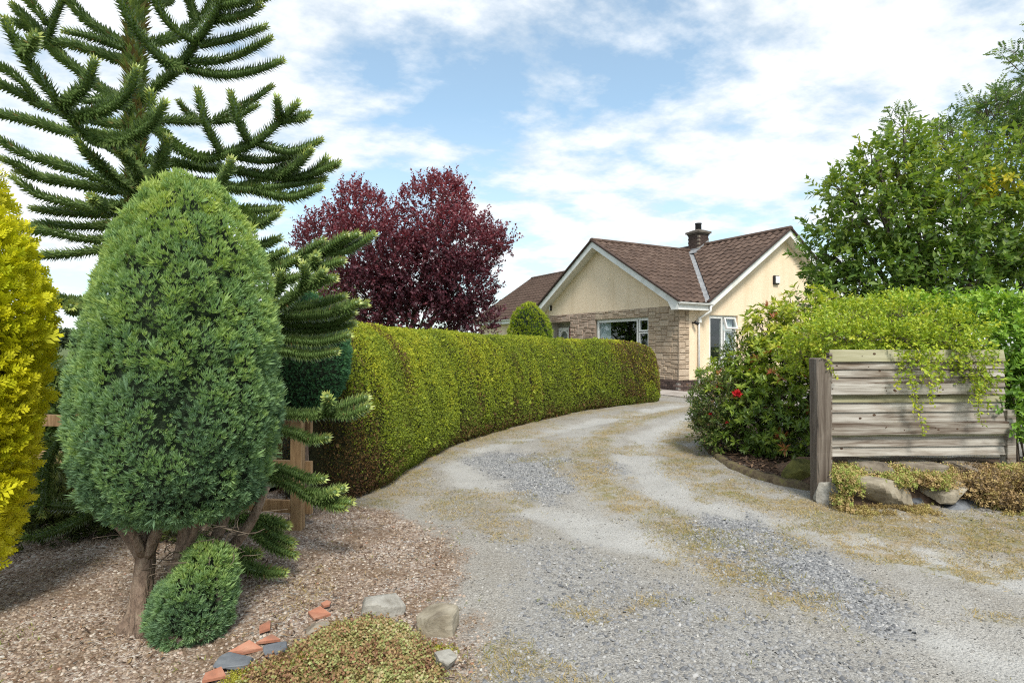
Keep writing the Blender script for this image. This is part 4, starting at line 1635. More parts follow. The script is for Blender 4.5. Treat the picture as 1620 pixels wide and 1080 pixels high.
# whorls above the picture's top edge
for zi, (zz0, Lr) in enumerate(((4.45, 1.35), (4.95, 1.15), (5.4, 0.95), (5.8, 0.7), (6.1, 0.45))):
    for q in range(6):
        az = q * 2 * math.pi / 6 + zi * 0.5 + rng.normal() * 0.12
        u3 = np.array([math.cos(az), math.sin(az), 0.0])
        side3 = np.array([-u3[1], u3[0], 0.0])
        L3 = Lr * rng.uniform(.85, 1.1)
        main3 = np.array([[0.03, 0, zz0], [0.03, 0, zz0 + .05] + u3 * L3 * .4, [0, 0, zz0 + .18] + u3 * L3 * .75, [0, 0, zz0 + .45] + u3 * L3])
        parts3 = [puzzle_arm(main3)]
        if zi < 3:
            for s3 in (-1, 1):
                b3 = main3[1]
                parts3.append(puzzle_arm(np.array([b3, b3 + u3 * L3 * .25 + side3 * s3 * .22 + [0, 0, .08], b3 + u3 * L3 * .42 + side3 * s3 * .34 + [0, 0, .3]])))
        V, Fc, t = join_np(parts3)
        link('branch', np_mesh('branch', V, Fc, t), M['puzzle'], puzzle)


# ---------------------------------------------------------------- clipped and feathery conifers
def needle_spray(n=7, spread=0.55, w=0.13, seed=0):
    """little tuft of scale-leaf shoots, all leaving one point, y = out"""
    g = np.random.default_rng(seed)
    V, T_ = [], []
    for i in range(n):
        a = 2 * np.pi * i / n + g.uniform(-.3, .3)
        s = spread * (0.35 + 0.65 * g.random())
        d = np.array([math.cos(a) * s, 1.0, math.sin(a) * s])
        d = d / np.linalg.norm(d) * g.uniform(.65, 1.0)
        side = np.cross(d, g.normal(size=3))
        side = side / np.linalg.norm(side) * w * 0.5
        k = len(V)
        V += [np.zeros(3), d * 0.55 + side, d, d * 0.55 - side]
        T_ += [(k, k + 1, k + 2), (k, k + 2, k + 3)]
    return np.array(V), np.array(T_)


def lathe_core(prof, zc, seed, amp, shrink, name, mat, parent, cl=None):
    """dark twiggy heart inside the foliage"""
    zs, rs_ = prof
    nz, na = 26, 36
    zz = np.linspace(zs[0] + 0.02, zs[-1] - 0.03, nz)
    aa = np.linspace(0, 2 * np.pi, na, endpoint=False)
    V = []
    for z in zz:
        r = max(np.interp(z, zs, rs_) - shrink, 0.01)
        cxy = np.array([np.interp(z, zs, zc[0]), np.interp(z, zs, zc[1])])
        for a in aa:
            rr = r * (1 + amp * (vnoise(np.array([[math.cos(a) * 2, math.sin(a) * 2, z * 3]]), 1.5, seed)[0] - 0.5))
            V.append((cxy[0] + rr * math.cos(a), cxy[1] + rr * math.sin(a), z))
    V += [(np.interp(zz[0], zs, zc[0]), np.interp(zz[0], zs, zc[1]), zz[0]), (np.interp(zz[-1], zs, zc[0]), np.interp(zz[-1], zs, zc[1]), zz[-1])]
    T_ = []
    for i in range(nz - 1):
        for j in range(na):
            a, b2 = i * na + j, i * na + (j + 1) % na
            T_ += [(a, b2, b2 + na), (a, b2 + na, a + na)]
    for j in range(na):
        T_ += [(nz * na, (j + 1) % na, j), (nz * na + 1, (nz - 1) * na + j, (nz - 1) * na + (j + 1) % na)]
    return link(name, np_mesh(name, np.array(V), np.array(T_), smooth_shade=True), mat, parent)


def conifer_crown(prof, zc, n, spray, s0, s1, n_cl, cl_r, cl_h, upb, tint_fn, seed, layers=0.06, outb=1.0, lump2=0.0, gaps=0.0, fanout=0.0):
    """sprays over a lumpy surface of revolution; prof=(z,r), zc = centre x,y at those z"""
    g = np.random.default_rng(seed)
    zs, rs_ = [np.asarray(a, float) for a in prof]
    # sample z by area
    zf = np.linspace(zs[0], zs[-1], 400)
    rf = np.interp(zf, zs, rs_)
    wt = rf * np.sqrt(1 + np.gradient(rf, zf) ** 2) + 1e-4
    cdf = np.cumsum(wt) / wt.sum()
    z = np.interp(g.random(n), cdf, zf)
    a = g.uniform(0, 2 * np.pi, n)
    r = np.interp(z, zs, rs_)
    dr = np.interp(z, zf, np.gradient(rf, zf))
    cz = np.interp(g.random(n_cl), cdf, zf)
    ca = g.uniform(0, 2 * np.pi, n_cl)
    cr = np.interp(cz, zs, rs_)
    CP = np.stack([cr * np.cos(ca), cr * np.sin(ca), cz * 0.62], -1)
    P0 = np.stack([r * np.cos(a), r * np.sin(a), z * 0.62], -1)
    best = np.full(n, 9.0)
    who = np.zeros(n, int)
    for k in range(n_cl):
        dd = np.linalg.norm(P0 - CP[k], axis=1)
        m_ = dd < best
        best[m_] = dd[m_]
        who[m_] = k
    lump = np.clip(1 - (best / cl_r) ** 2, -0.8, 1)
    rad = r + cl_h * lump - layers * g.random(n) ** 1.5
    if lump2:
        rad = rad + lump2 * (fbm(np.stack([r * np.cos(a), r * np.sin(a), z * 0.45], -1) + seed, 5.0, 2, seed) - 0.55)
    nrm = norm(np.stack([np.cos(a), np.sin(a), -dr], -1))
    cx, cy = np.interp(z, zs, zc[0]), np.interp(z, zs, zc[1])
    T = np.stack([cx + rad * np.cos(a), cy + rad * np.sin(a), z + 0.5 * cl_h * lump * nrm[:, 2]], -1)
    d = norm(nrm * outb + np.array([0, 0, upb]) + g.normal(size=(n, 3)) * 0.30 + fanout * (P0 - CP[who]) / cl_r)
    Rm = frames(d, roll=g.uniform(0, 6.28, n))
    S = g.uniform(s0, s1, n) * np.where(g.random(n) < 0.02, 1.8, 1.0)
    ti = np.clip(tint_fn(T, g.random(n), g.random(n_cl)[who]), 0, 1)
    # the side turned away from garden and drive is thinner
    m_ = (nrm[:, 1] < 0.35) | (g.random(n) < 0.5)
    Rm, T, S, ti, lump = Rm[m_], T[m_], S[m_], ti[m_], lump[m_]
    n = len(T)
    if gaps:
        m_ = (lump > 0.15) | (g.random(n) > gaps)
        Rm, T, S, ti = Rm[m_], T[m_], S[m_], ti[m_]
    return scatter(spray[0], spray[1], Rm, T, S, ti)


def put(name, vft, mat, parent, off, kind=None):
    V, Fc, t = vft
    return link(name, np_mesh(name, V - off, Fc, t), mat, parent, kind)


# -- the big rounded green conifer
BX, BY = -1.78, 3.02
big = thing('rounded_conifer', 'large rounded blue-green conifer on a bare forked trunk', 'conifer', (BX, BY, 0))
SP = needle_spray(7, 0.6, 0.13, 1)
M['blue_conifer'] = leaf_mat('blue_green_conifer', [(0, (.085, .155, .09)), (.25, (.17, .28, .155)), (.5, (.24, .37, .16)), (.75, (.33, .45, .15)), (1, (.45, .53, .15))], rough=0.6, trans=0.32, spec=0.25)
bz = [0.60, 0.64, 0.74, 0.88, 1.05, 1.30, 1.60, 1.90, 2.10, 2.26, 2.35, 2.39]
br = [0.14, 0.30, 0.40, 0.445, 0.465, 0.45, 0.405, 0.345, 0.28, 0.20, 0.115, 0.02]
bcx = [0.02, 0.02, 0.0, 0.0, 0.0, 0.0, 0.02, 0.03, 0.03, 0.03, 0.03, 0.03]
bcy = [0.06] * len(bz)


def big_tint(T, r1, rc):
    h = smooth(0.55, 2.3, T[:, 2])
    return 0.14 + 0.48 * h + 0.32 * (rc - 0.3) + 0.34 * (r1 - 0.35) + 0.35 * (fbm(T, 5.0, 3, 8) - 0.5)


lathe_core((bz, br), (bcx, bcy), 3, 0.06, 0.062, 'inner_twigs', M['core'], big)
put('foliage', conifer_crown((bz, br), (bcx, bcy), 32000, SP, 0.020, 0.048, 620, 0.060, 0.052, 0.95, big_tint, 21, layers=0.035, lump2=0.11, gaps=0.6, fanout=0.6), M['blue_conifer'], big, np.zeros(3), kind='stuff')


def limb(pts, r0, r1, sides=9, knob=0.12, seed=0, step=0.05):
    P = resample(np.array(pts, float), step)
    n = len(P)
    rr = np.linspace(r0, r1, n) * (1 + knob * (vnoise(P, 9.0, seed) - 0.5))
    return tube(P, rr, sides)


tr = [limb([(-.20, -.03, -.05), (-.185, -.02, .06), (-.165, -.01, .30), (-.16, .0, .44)], .064, .046, 12, knob=0.5, seed=1, step=0.035),
      limb([(-.27, -.05, -.02), (-.215, -.03, .10), (-.19, -.02, .26)], .035, .03, seed=15, knob=.4), limb([(-.12, -.09, -.02), (-.15, -.06, .09), (-.16, -.04, .24)], .034, .025, seed=16, knob=.4),
      limb([(-.165, -.01, .36), (-.23, -.04, .50), (-.33, -.05, .62)], .036, .022, seed=2),
      limb([(-.165, -.01, .38), (-.19, .05, .55), (-.22, .10, .72)], .034, .024, seed=3),
      limb([(-.15, -.01, .38), (-.11, -.03, .46), (-.04, -.06, .60), (-.01, -.06, .75)], .034, .022, seed=4),
      limb([(-.16, -.03, .40), (-.16, -.10, .52), (-.17, -.17, .66)], .026, .016, seed=12)]
tr += [limb([(-.10, .02, -.03), (-.05, .02, .15), (.02, .0, .35), (.05, .0, .52), (.06, .0, .72)], .055, .030, seed=5),
       limb([(-.07, .06, .0), (.04, .08, .24), (.16, .10, .45), (.24, .12, .68)], .045, .026, seed=6),
       limb([(-.02, .08, .05), (.14, .14, .28), (.30, .17, .48), (.40, .18, .70)], .042, .022, seed=7),
       limb([(.02, .0, .34), (.12, -.06, .50), (.17, -.10, .66)], .024, .014, seed=8)]
V, Fc, t = join_np(tr)
link('trunk', np_mesh('trunk', V, Fc, smooth_shade=True), M['bark'], big)
tw = []
g = np.random.default_rng(4)
for k in range(70):
    a = np.array([g.uniform(-.2, .35), g.uniform(-.12, .15), g.uniform(.28, .58)])
    d = norm(np.array([g.normal(), g.normal() * 0.7 - 0.2, g.uniform(-.4, .7)]))
    b2 = a + d * g.uniform(.08, .24)
    tw.append(limb([a, (a + b2) / 2 + g.normal(size=3) * 0.012, b2], .0035, .0012, 4, step=0.05))
V, Fc, t = join_np(tw)
link('dead_twigs', np_mesh('dead_twigs', V, Fc), M['twig'], big, kind='stuff')

# -- its little neighbour at the foot
SX, SY = -1.64, 2.96
small = thing('dwarf_conifer', 'small blue-green dwarf conifer at the foot of the forked trunk', 'conifer', (SX, SY, 0))
sz = [0.0, 0.03, 0.08, 0.16, 0.24, 0.32, 0.39, 0.44, 0.46]
sr = [0.10, 0.145, 0.17, 0.17, 0.15, 0.12, 0.09, 0.05, 0.01]
scx = [-.03, -.03, -.03, -.02, 0.0, 0.035, 0.06, 0.075, 0.08]
lathe_core((sz, sr), (scx, [0.0] * 9), 5, 0.15, 0.06, 'inner_twigs', M['core'], small)
put('foliage', conifer_crown((sz, sr), (scx, [0.0] * 9), 4600, SP, 0.024, 0.046, 60, 0.052, 0.036, 0.9,
                             lambda T, a, c: 0.05 + 0.35 * smooth(0.1, 0.45, T[:, 2]) + 0.3 * a + 0.2 * (c - .3) + 0.06, 22, layers=0.03, gaps=0.7, fanout=0.5), M['blue_conifer'], small, np.zeros(3), kind='stuff')


# -- the golden conifer at the edge of the picture: flat fan sprays
def fan_spray(n=9, seed=0):
    g = np.random.default_rng(seed)
    V, T_ = [], []

    def leaf(a, b2, w):
        d = b2 - a
        s = np.array([d[1], -d[0], 0.0])
        s = s / np.linalg.norm(s) * w * 0.5
        k = len(V)
        V.extend([a, a + d * 0.55 + s, b2, a + d * 0.55 - s])
        T_.extend([(k, k + 1, k + 2), (k, k + 2, k + 3)])
    leaf(np.zeros(3), np.array([0, 1.0, -.05]), 0.15)
    for i in range(n):
        y = 0.12 + 0.75 * i / n
        s = 1 if i % 2 else -1
        L_ = 0.50 * (1 - y) + 0.14
        leaf(np.array([0, y, -.04 * y]), np.array([s * L_ * 0.72, y + L_ * 0.72, g.uniform(-.08, .08)]), 0.17)
    return np.array(V), np.array(T_)


GXc, GYc = -3.14, 3.05
gold = thing('golden_conifer', 'bright yellow feathery conifer cut off by the edge of the picture', 'conifer', (GXc, GYc, 0))
M['gold'] = leaf_mat('golden_conifer', [(0, (.16, .24, .02)), (.3, (.36, .44, .02)), (.55, (.60, .60, .02)), (.8, (.76, .72, .03)), (1, (.84, .80, .08))], rough=0.6, trans=0.4, spec=0.25, trans_gain=(1.1, 1.1, 0.6))
M['gold_core'] = noise_mat('golden_inner_twigs', [(0.3, (.05, .05, .012)), (0.6, (.12, .11, .02)), (0.8, (.16, .12, .03))], scale=30, rough=1.0, bump=0.8, dist=0.03)
gzp = [0.18, 0.28, 0.45, 0.75, 1.05, 1.35, 1.65, 1.95, 2.25, 2.50, 2.70]
grp = [0.15, 0.26, 0.32, 0.38, 0.43, 0.47, 0.485, 0.43, 0.33, 0.20, 0.04]
lathe_core((gzp, grp), ([0] * 11, [0] * 11), 6, 0.2, 0.12, 'inner_twigs', M['gold_core'], gold)
FS_ = fan_spray(6, 2)


def gold_tint(T, r1, rc):
    return 0.30 + 0.55 * (fbm(T + 3, 2.6, 4, 15) - 0.35) + 0.30 * (rc - 0.3) + 0.35 * (r1 - 0.4) + 0.28


put('foliage', conifer_crown((gzp, grp), ([0] * 11, [0] * 11), 24000, FS_, 0.035, 0.085, 170, 0.13, 0.05, 0.45, gold_tint, 23, layers=0.14, outb=0.9), M['gold'], gold, np.zeros(3), kind='stuff')
V, Fc, t = join_np([limb([(0, 0, -.02), (0.01, 0, .2), (0, 0, .6), (0, 0, 2.2)], .06, .02)])
link('trunk', np_mesh('trunk', V, Fc, smooth_shade=True), M['bark'], gold)

# -- dark topiary behind the monkey puzzle
TX, TY = (478 - 810) / F * 5.05, 5.05
topi = thing('topiary_conifer', 'dark green clipped round conifer behind the low monkey puzzle branches', 'conifer', (TX, TY, 0))
M['topiary'] = leaf_mat('dark_topiary', [(0, (.02, .07, .035)), (.4, (.05, .14, .07)), (.8, (.09, .23, .09)), (1, (.14, .30, .11))], rough=0.6, trans=0.15, spec=0.3)
tz = [0.93, 0.98, 1.08, 1.25, 1.45, 1.62, 1.78, 1.90, 1.97]
trr = [0.10, 0.22, 0.33, 0.395, 0.41, 0.37, 0.28, 0.15, 0.01]
lathe_core((tz, trr), ([0] * 9, [0] * 9), 7, 0.05, 0.04, 'inner_twigs', M['core'], topi)
put('foliage', conifer_crown((tz, trr), ([0] * 9, [0] * 9), 9000, SP, 0.025, 0.045, 60, 0.12, 0.012, 0.6,
                             lambda T, a, c: 0.2 + 0.6 * a + 0.2 * (c - .5), 24, layers=0.03), M['topiary'], topi, np.zeros(3), kind='stuff')
V, Fc, t = join_np([limb([(0, 0, -.03), (0.02, 0, .4), (0, 0, 1.2)], .045, .03)])
link('trunk', np_mesh('trunk', V, Fc, smooth_shade=True), M['bark'], topi)

# -- small clipped golden cone in front of the house
KX, KY = (838 - 810) / F * 16.6, 16.6
cone = thing('clipped_conifer', 'lime green clipped cone conifer between the hedge and the front gable', 'conifer', (KX, KY, 0))
M['lime'] = leaf_mat('lime_conifer', [(0, (.04, .10, .015)), (.35, (.12, .21, .02)), (.7, (.28, .36, .03)), (1, (.42, .46, .05))], rough=0.6, trans=0.2, spec=0.25)
kz = [0.05, 0.3, 0.8, 1.3, 1.7, 2.1, 2.35, 2.55, 2.65, 2.70]
kr = [0.45, 0.60, 0.66, 0.66, 0.62, 0.54, 0.44, 0.28, 0.14, 0.02]
lathe_core((kz, kr), ([0] * 10, [0] * 10), 8, 0.1, 0.07, 'inner_twigs', M['core'], cone)
put('foliage', conifer_crown((kz, kr), ([0] * 10, [0] * 10), 5500, SP, 0.06, 0.11, 120, 0.17, 0.05, 0.7,
                             lambda T, a, c: 0.22 + 0.5 * a + 0.45 * (c - .3) + 0.2 * smooth(1.5, 2.7, T[:, 2]), 25, layers=0.08), M['lime'], cone, np.zeros(3), kind='stuff')

# ---------------------------------------------------------------- the long clipped hedge
HF = resample(np.array([(-1.36, 5.35), (-1.33, 5.9), (-1.20, 6.75), (-0.84, 8.44), (-0.11, 10.0), (1.23, 12.27), (2.60, 13.8), (4.22, 15.2)]), 0.05)
hs = np.concatenate([[0], np.cumsum(np.linalg.norm(np.diff(HF, axis=0), axis=1))])
HLEN = hs[-1]
hd = norm(np.gradient(HF, axis=0))
hn = np.stack([hd[:, 1], -hd[:, 0]], -1)       # towards the drive
# cross-section, offset towards the drive (u) and height (h = share of full height)
sec_u = np.array([-0.05, 0.03, 0.04, 0.00, -0.08, -0.18, -0.31, -0.45, -0.60, -0.78, -0.92, -1.02, -1.08, -1.08])
sec_h = np.array([0.0, 0.08, 0.25, 0.45, 0.63, 0.78, 0.89, 0.96, 1.0, 0.985, 0.90, 0.65, 0.30, 0.0])
sec_t = np.concatenate([[0], np.cumsum(np.hypot(np.diff(sec_u), np.diff(sec_h) * 1.7))])
sec_t = sec_t / sec_t[-1]
BUSH = 0.74


def hedge_surface(s, t):
    px, py = np.interp(s, hs, HF[:, 0]), np.interp(s, hs, HF[:, 1])
    nx_, ny_ = np.interp(s, hs, hn[:, 0]), np.interp(s, hs, hn[:, 1])
    u, h = np.interp(t, sec_t, sec_u), np.interp(t, sec_t, sec_h)
    H = np.interp(s, [0, 1.0, HLEN - 1.5, HLEN], [1.76, 1.76, 1.60, 1.57]) + 0.015 * np.sin(s * 2.1)
    # rounded ends
    e = np.minimum(s / 0.75, (HLEN - s) / 1.05)
    end = np.sqrt(np.clip(1 - (1 - np.clip(e, 0, 1)) ** 2, 0.0, 1))
    uc = -0.53
    u = uc + (u - uc) * np.maximum(end, 0.02)
    H = H * (0.78 + 0.22 * end)
    # each bush swells a little, with a crease between
    ph = (s / BUSH + 0.30 * np.sin(s * 1.3) + 0.2 * np.sin(s * 3.1)) % 1.0
    sw = np.sqrt(np.clip(1 - (2 * ph - 1) ** 2, 0, 1))
    side = np.where(u > uc, 1.0, -1.0)
    bulge = (0.042 * (sw - 0.7)) * np.clip(1.25 - h * 0.5, 0, 1)
    P = np.stack([px + nx_ * (u + side * bulge), py + ny_ * (u + side * bulge), h * H + 0.03 * (sw - 0.8) * (h > 0.9)], -1)
    w = (fbm(P, 2.2, 3, 31) - 0.5) * 0.10
    P[:, 0] += nx_ * w * side
    P[:, 1] += ny_ * w * side
    return P


def hedge_pn(s, t):
    e = 0.012
    P = hedge_surface(s, t)
    a = hedge_surface(np.clip(s + e, 0, HLEN), t) - hedge_surface(np.clip(s - e, 0, HLEN), t)
    b2 = hedge_surface(s, np.clip(t + 0.01, 0, 1)) - hedge_surface(s, np.clip(t - 0.01, 0, 1))
    n = norm(np.cross(a, b2))
    c = np.stack([np.interp(s, hs, HF[:, 0] - 0.53 * hn[:, 0]), np.interp(s, hs, HF[:, 1] - 0.53 * hn[:, 1]), np.full(len(s), 0.7)], -1)
    n = np.where((np.sum(n * (P - c), 1) < 0)[:, None], -n, n)
    return P, n


hedge = thing('clipped_hedge', 'long curved clipped hedge of yellow-green conifers bordering the drive', 'hedge', (HF[0, 0], HF[0, 1], 0))
HO = np.array([HF[0, 0], HF[0, 1], 0.0])
ns_, nt_ = 240, 40
ss, tt = np.meshgrid(np.linspace(0, HLEN, ns_), np.linspace(0, 1, nt_))
P, n_ = hedge_pn(ss.ravel(), tt.ravel())
P = P - n_ * 0.035
ii = (np.arange(nt_ - 1)[:, None] * ns_ + np.arange(ns_ - 1)[None]).ravel()
Q = np.stack([ii, ii + 1, ii + 1 + ns_, ii + ns_], 1)
M['hedge_core'] = noise_mat('hedge_twigs', [(0.3, (.012, .012, .006)), (0.55, (.035, .035, .012)), (0.75, (.07, .05, .022))], scale=28, rough=1, bump=0.8, dist=0.03)
link('inner_twigs', np_mesh('inner_twigs', P - HO, Q, smooth_shade=True), M['hedge_core'], hedge)
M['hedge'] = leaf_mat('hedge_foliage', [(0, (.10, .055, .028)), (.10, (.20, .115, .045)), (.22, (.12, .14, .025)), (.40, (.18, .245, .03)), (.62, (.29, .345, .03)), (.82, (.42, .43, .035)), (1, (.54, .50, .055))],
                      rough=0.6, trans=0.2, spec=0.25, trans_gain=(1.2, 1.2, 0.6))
HS = needle_spray(2, 0.7, 0.42, 9)
g = np.random.default_rng(51)
NH = 150000
u_ = g.random(NH)
# finer sampling close to the camera
s = HLEN * (0.42 * u_ + 0.58 * u_ ** 2.2)
t = np.where(g.random(NH) < 0.90, g.uniform(0, 0.66, NH), g.uniform(0.66, 1.0, NH))
P, n_ = hedge_pn(s, t)
depth = np.interp(s, hs, HF[:, 1])
P = P - n_ * (0.035 * g.random(NH) ** 2)[:, None] + n_ * 0.006
d = norm(n_ * 0.8 + np.array([0, 0, 0.55]) + g.normal(size=(NH, 3)) * 0.45)
Rm = frames(d, roll=g.uniform(0, 6.28, NH))
S = g.uniform(0.013, 0.025, NH) * np.where(g.random(NH) < 0.012, 2.4, 1.0) * np.clip(0.75 + depth * 0.075, 1.0, 1.9)
bi = np.floor(s / BUSH + 0.30 * np.sin(s * 1.3) + 0.2 * np.sin(s * 3.1)).astype(int)
bt = np.random.default_rng(3).uniform(-.10, .10, 40)[np.clip(bi, 0, 39)]
hh = P[:, 2] / 1.7
big_n = fbm(P, 1.5, 4, 71)
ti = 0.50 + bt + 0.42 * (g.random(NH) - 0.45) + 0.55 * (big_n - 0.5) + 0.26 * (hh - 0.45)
# bare brown end by the fence post, browned bushes at the house end, a rusty streak
browned = smooth(0.9, 0.15, s) * smooth(0.75, 0.35, hh) * smooth(0.30, 0.55, fbm(P, 3.2, 3, 5) + 0.25 * smooth(0.6, 0.0, s))
far_b = smooth(HLEN - 2.4, HLEN - 1.6, s) * smooth(0.40, 0.58, fbm(P, 2.4, 4, 15) + 0.20 * smooth(0.35, 0.6, hh) * smooth(1.05, 0.8, hh))
rust = np.exp(-((s - 1.55) / 0.12) ** 2) * smooth(0.35, 0.75, hh) + 0.5 * smooth(0.60, 0.72, fbm(np.stack([s * 2.3, hh * 1.6], -1), 1.0, 4, 88))
brn = np.clip(np.maximum(np.maximum(browned * 0.85, far_b * 0.7), rust * 0.6), 0, 1)
pick = g.random(NH) < brn
ti[pick] = g.uniform(0.0, 0.2, pick.sum())
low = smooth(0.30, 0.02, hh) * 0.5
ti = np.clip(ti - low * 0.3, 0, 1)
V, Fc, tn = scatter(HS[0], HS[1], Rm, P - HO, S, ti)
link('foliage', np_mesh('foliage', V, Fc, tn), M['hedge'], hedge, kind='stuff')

# ---------------------------------------------------------------- timber fence behind the conifers
fen = thing('post_and_rail_fence', 'brown timber post and rail fence ending beside the hedge', 'fence', ((471 - 810) / F * 4.62, 4.62, 0))
fx, fy = (471 - 810) / F * 4.62, 4.62


def local_box(name, x0, x1, y0, y1, z0, z1, mat, parent, bev=0.004):
    return box_obj(name, x0, x1, y0, y1, z0, z1, mat, parent, bev)


local_box('post', -0.045, 0.045, -0.045, 0.045, -0.05, 0.91, M['timber'], fen)
for i, (dx, dy) in enumerate(((-2.0, 0.35), (-4.0, 0.7))):
    local_box('post', dx - .05, dx + .05, dy - .05, dy + .05, -0.05, 0.95, M['timber'], fen)
for z in (0.16, 0.49, 0.82):
    bm = bmesh.new()
    beam(bm, (0.09, 0.067, z), (-4.2, 0.815, z), 0.04, 0.10)
    bm_obj('rail', bm, M['timber'], fen)

# ---------------------------------------------------------------- dark low juniper behind the trunks
g = np.random.default_rng(131)
JX, JY = -3.55, 4.6
jun = thing('spreading_juniper', 'low dark spreading juniper in the shade behind the forked trunk', 'shrub', (JX, JY, 0))
M['juniper'] = leaf_mat('dark_juniper', [(0, (.035, .05, .02)), (.4, (.075, .10, .03)), (.75, (.12, .15, .04)), (1, (.20, .19, .06))], rough=0.6, trans=0.15, spec=0.25)
jp = []
for (x, y, d, rx, rz) in ((60, 840, 4.4, .34, .26), (120, 820, 4.6, .38, .30), (20, 800, 4.7, .40, .34), (170, 830, 4.7, .32, .26), (95, 770, 4.8, .30, .26), (240, 820, 4.7, .36, .20), (310, 830, 4.6, .30, .16), (-60, 800, 4.6, .5, .4)):
    c = at(x, y, d) - np.array([JX, JY, 0])
    n = 800
    v = norm(g.normal(size=(n, 3)))
    P_ = c + v * np.array([rx, .30, rz]) * (0.75 + 0.35 * fbm(v + x, 2.0, 3, 9))[:, None]
    k_ = (P_[:, 2] > 0.0)
    P_, v = P_[k_], v[k_]
    jp.append(scatter(SP[0], SP[1], frames(norm(v + [0, 0, .5] + g.normal(size=v.shape) * .3)), P_, g.uniform(.05, .09, len(P_)), np.clip(g.random(len(P_)) * .8 + .2 * v[:, 2], 0, 1)))
    bmx = tube(np.array([c - [0, 0, c[2] + .02], c + [0, 0, rz * .5]]), [.02, .01], 5)
    jp.append((bmx[0], bmx[1], np.full(len(bmx[0]), 0.0)))
V, Fc, t = join_np(jp)
link('foliage', np_mesh('foliage', V, Fc, t), M['juniper'], jun, kind='stuff')

# taller dark laurel beyond the fence, closing the gap beside the golden conifer
g = np.random.default_rng(141)
LX, LY = -4.9, 6.4
lau = thing('dark_laurel', 'dark green laurel bush beyond the fence beside the golden conifer', 'bush', (LX, LY, 0))
lp = []
for (x, y, d, rx, rz) in ((100, 650, 6.2, .45, .42), (60, 620, 6.5, .5, .45), (150, 660, 6.4, .5, .4), (100, 740, 6.1, .55, .45), (170, 740, 6.2, .5, .4), (40, 720, 6.2, .5, .5), (-20, 650, 6.4, .6, .6), (230, 700, 6.5, .5, .4)):
    c = at(x, y, d) - np.array([LX, LY, 0])
    n = 900
    v = norm(g.normal(size=(n, 3)))
    P_ = c + v * np.array([rx, .4, rz]) * (0.65 + 0.5 * fbm(v + x, 2.0, 3, 9))[:, None]
    k_ = P_[:, 2] > 0.0
    P_, v = P_[k_], v[k_]
    lp.append(scatter(np.array([(0, 0, 0), (.26, .45, .05), (0, 1, 0), (-.26, .45, .05)]), np.array([(0, 1, 2), (0, 2, 3)]), frames(norm(v + [0, 0, .2] + g.normal(size=v.shape) * .6)), P_, g.uniform(.07, .13, len(P_)), g.random(len(P_))))
V, Fc, t = join_np(lp)
M['laurel'] = leaf_mat('laurel_leaves', [(0, (.03, .055, .02)), (.5, (.065, .11, .03)), (.85, (.12, .18, .045)), (1, (.20, .26, .07))], rough=0.4, trans=0.2)
link('foliage', np_mesh('foliage', V, Fc, t), M['laurel'], lau, kind='stuff')
V, Fc, t = join_np([limb([(0.1 * i, 0, 0), (0.2 * i, 0, .5), (.4 * i, 0, 1.0)], .03, .015) for i in (-1.5, -.5, .5, 1.5)])
link('stems', np_mesh('stems', V, Fc), M['bark'], lau)

# ================================================================ TREES AND SHRUBS
LEAF_V = np.array([(0, 0, 0), (.26, .40, .05), (0, 1, -.06), (-.26, .40, .05), (0, .45, -.03)])
LEAF_F = np.array([(0, 1, 4), (1, 2, 4), (2, 3, 4), (3, 0, 4)])
KITE_V = np.array([(0, 0, 0), (.30, .45, .06), (0, 1, 0), (-.30, .45, .06)])
KITE_F = np.array([(0, 1, 2), (0, 2, 3)])
LANCE_V = np.array([(0, 0, 0), (.17, .45, .03), (0, 1, -.10), (-.17, .45, .03), (0, .5, -.03)])
LANCE_F = np.array([(0, 1, 4), (1, 2, 4), (2, 3, 4), (3, 0, 4)])


def lobe_points(lobes, n, g, rmin=0.45, power=2.0, zmin=None):
    c = np.array([l[0] for l in lobes], float)
    r = np.array([l[1] for l in lobes], float)
    w = np.prod(r, 1) ** 0.8
    k = g.choice(len(lobes), n, p=w / w.sum())
    d = norm(g.normal(size=(n, 3)))
    rr = rmin + (1 - rmin) * g.random(n) ** (1 / power)
    # ragged outline
    P = c[k] + d * r[k] * rr[:, None]
    rag = 1 + 0.30 * (fbm(P, 1.3, 3, 5) - 0.5)
    P = c[k] + (P - c[k]) * rag[:, None]
    out = norm(d / r[k])
    if zmin is not None:
        m_ = P[:, 2] > zmin
        P, out, k = P[m_], out[m_], k[m_]
    return P, out, k


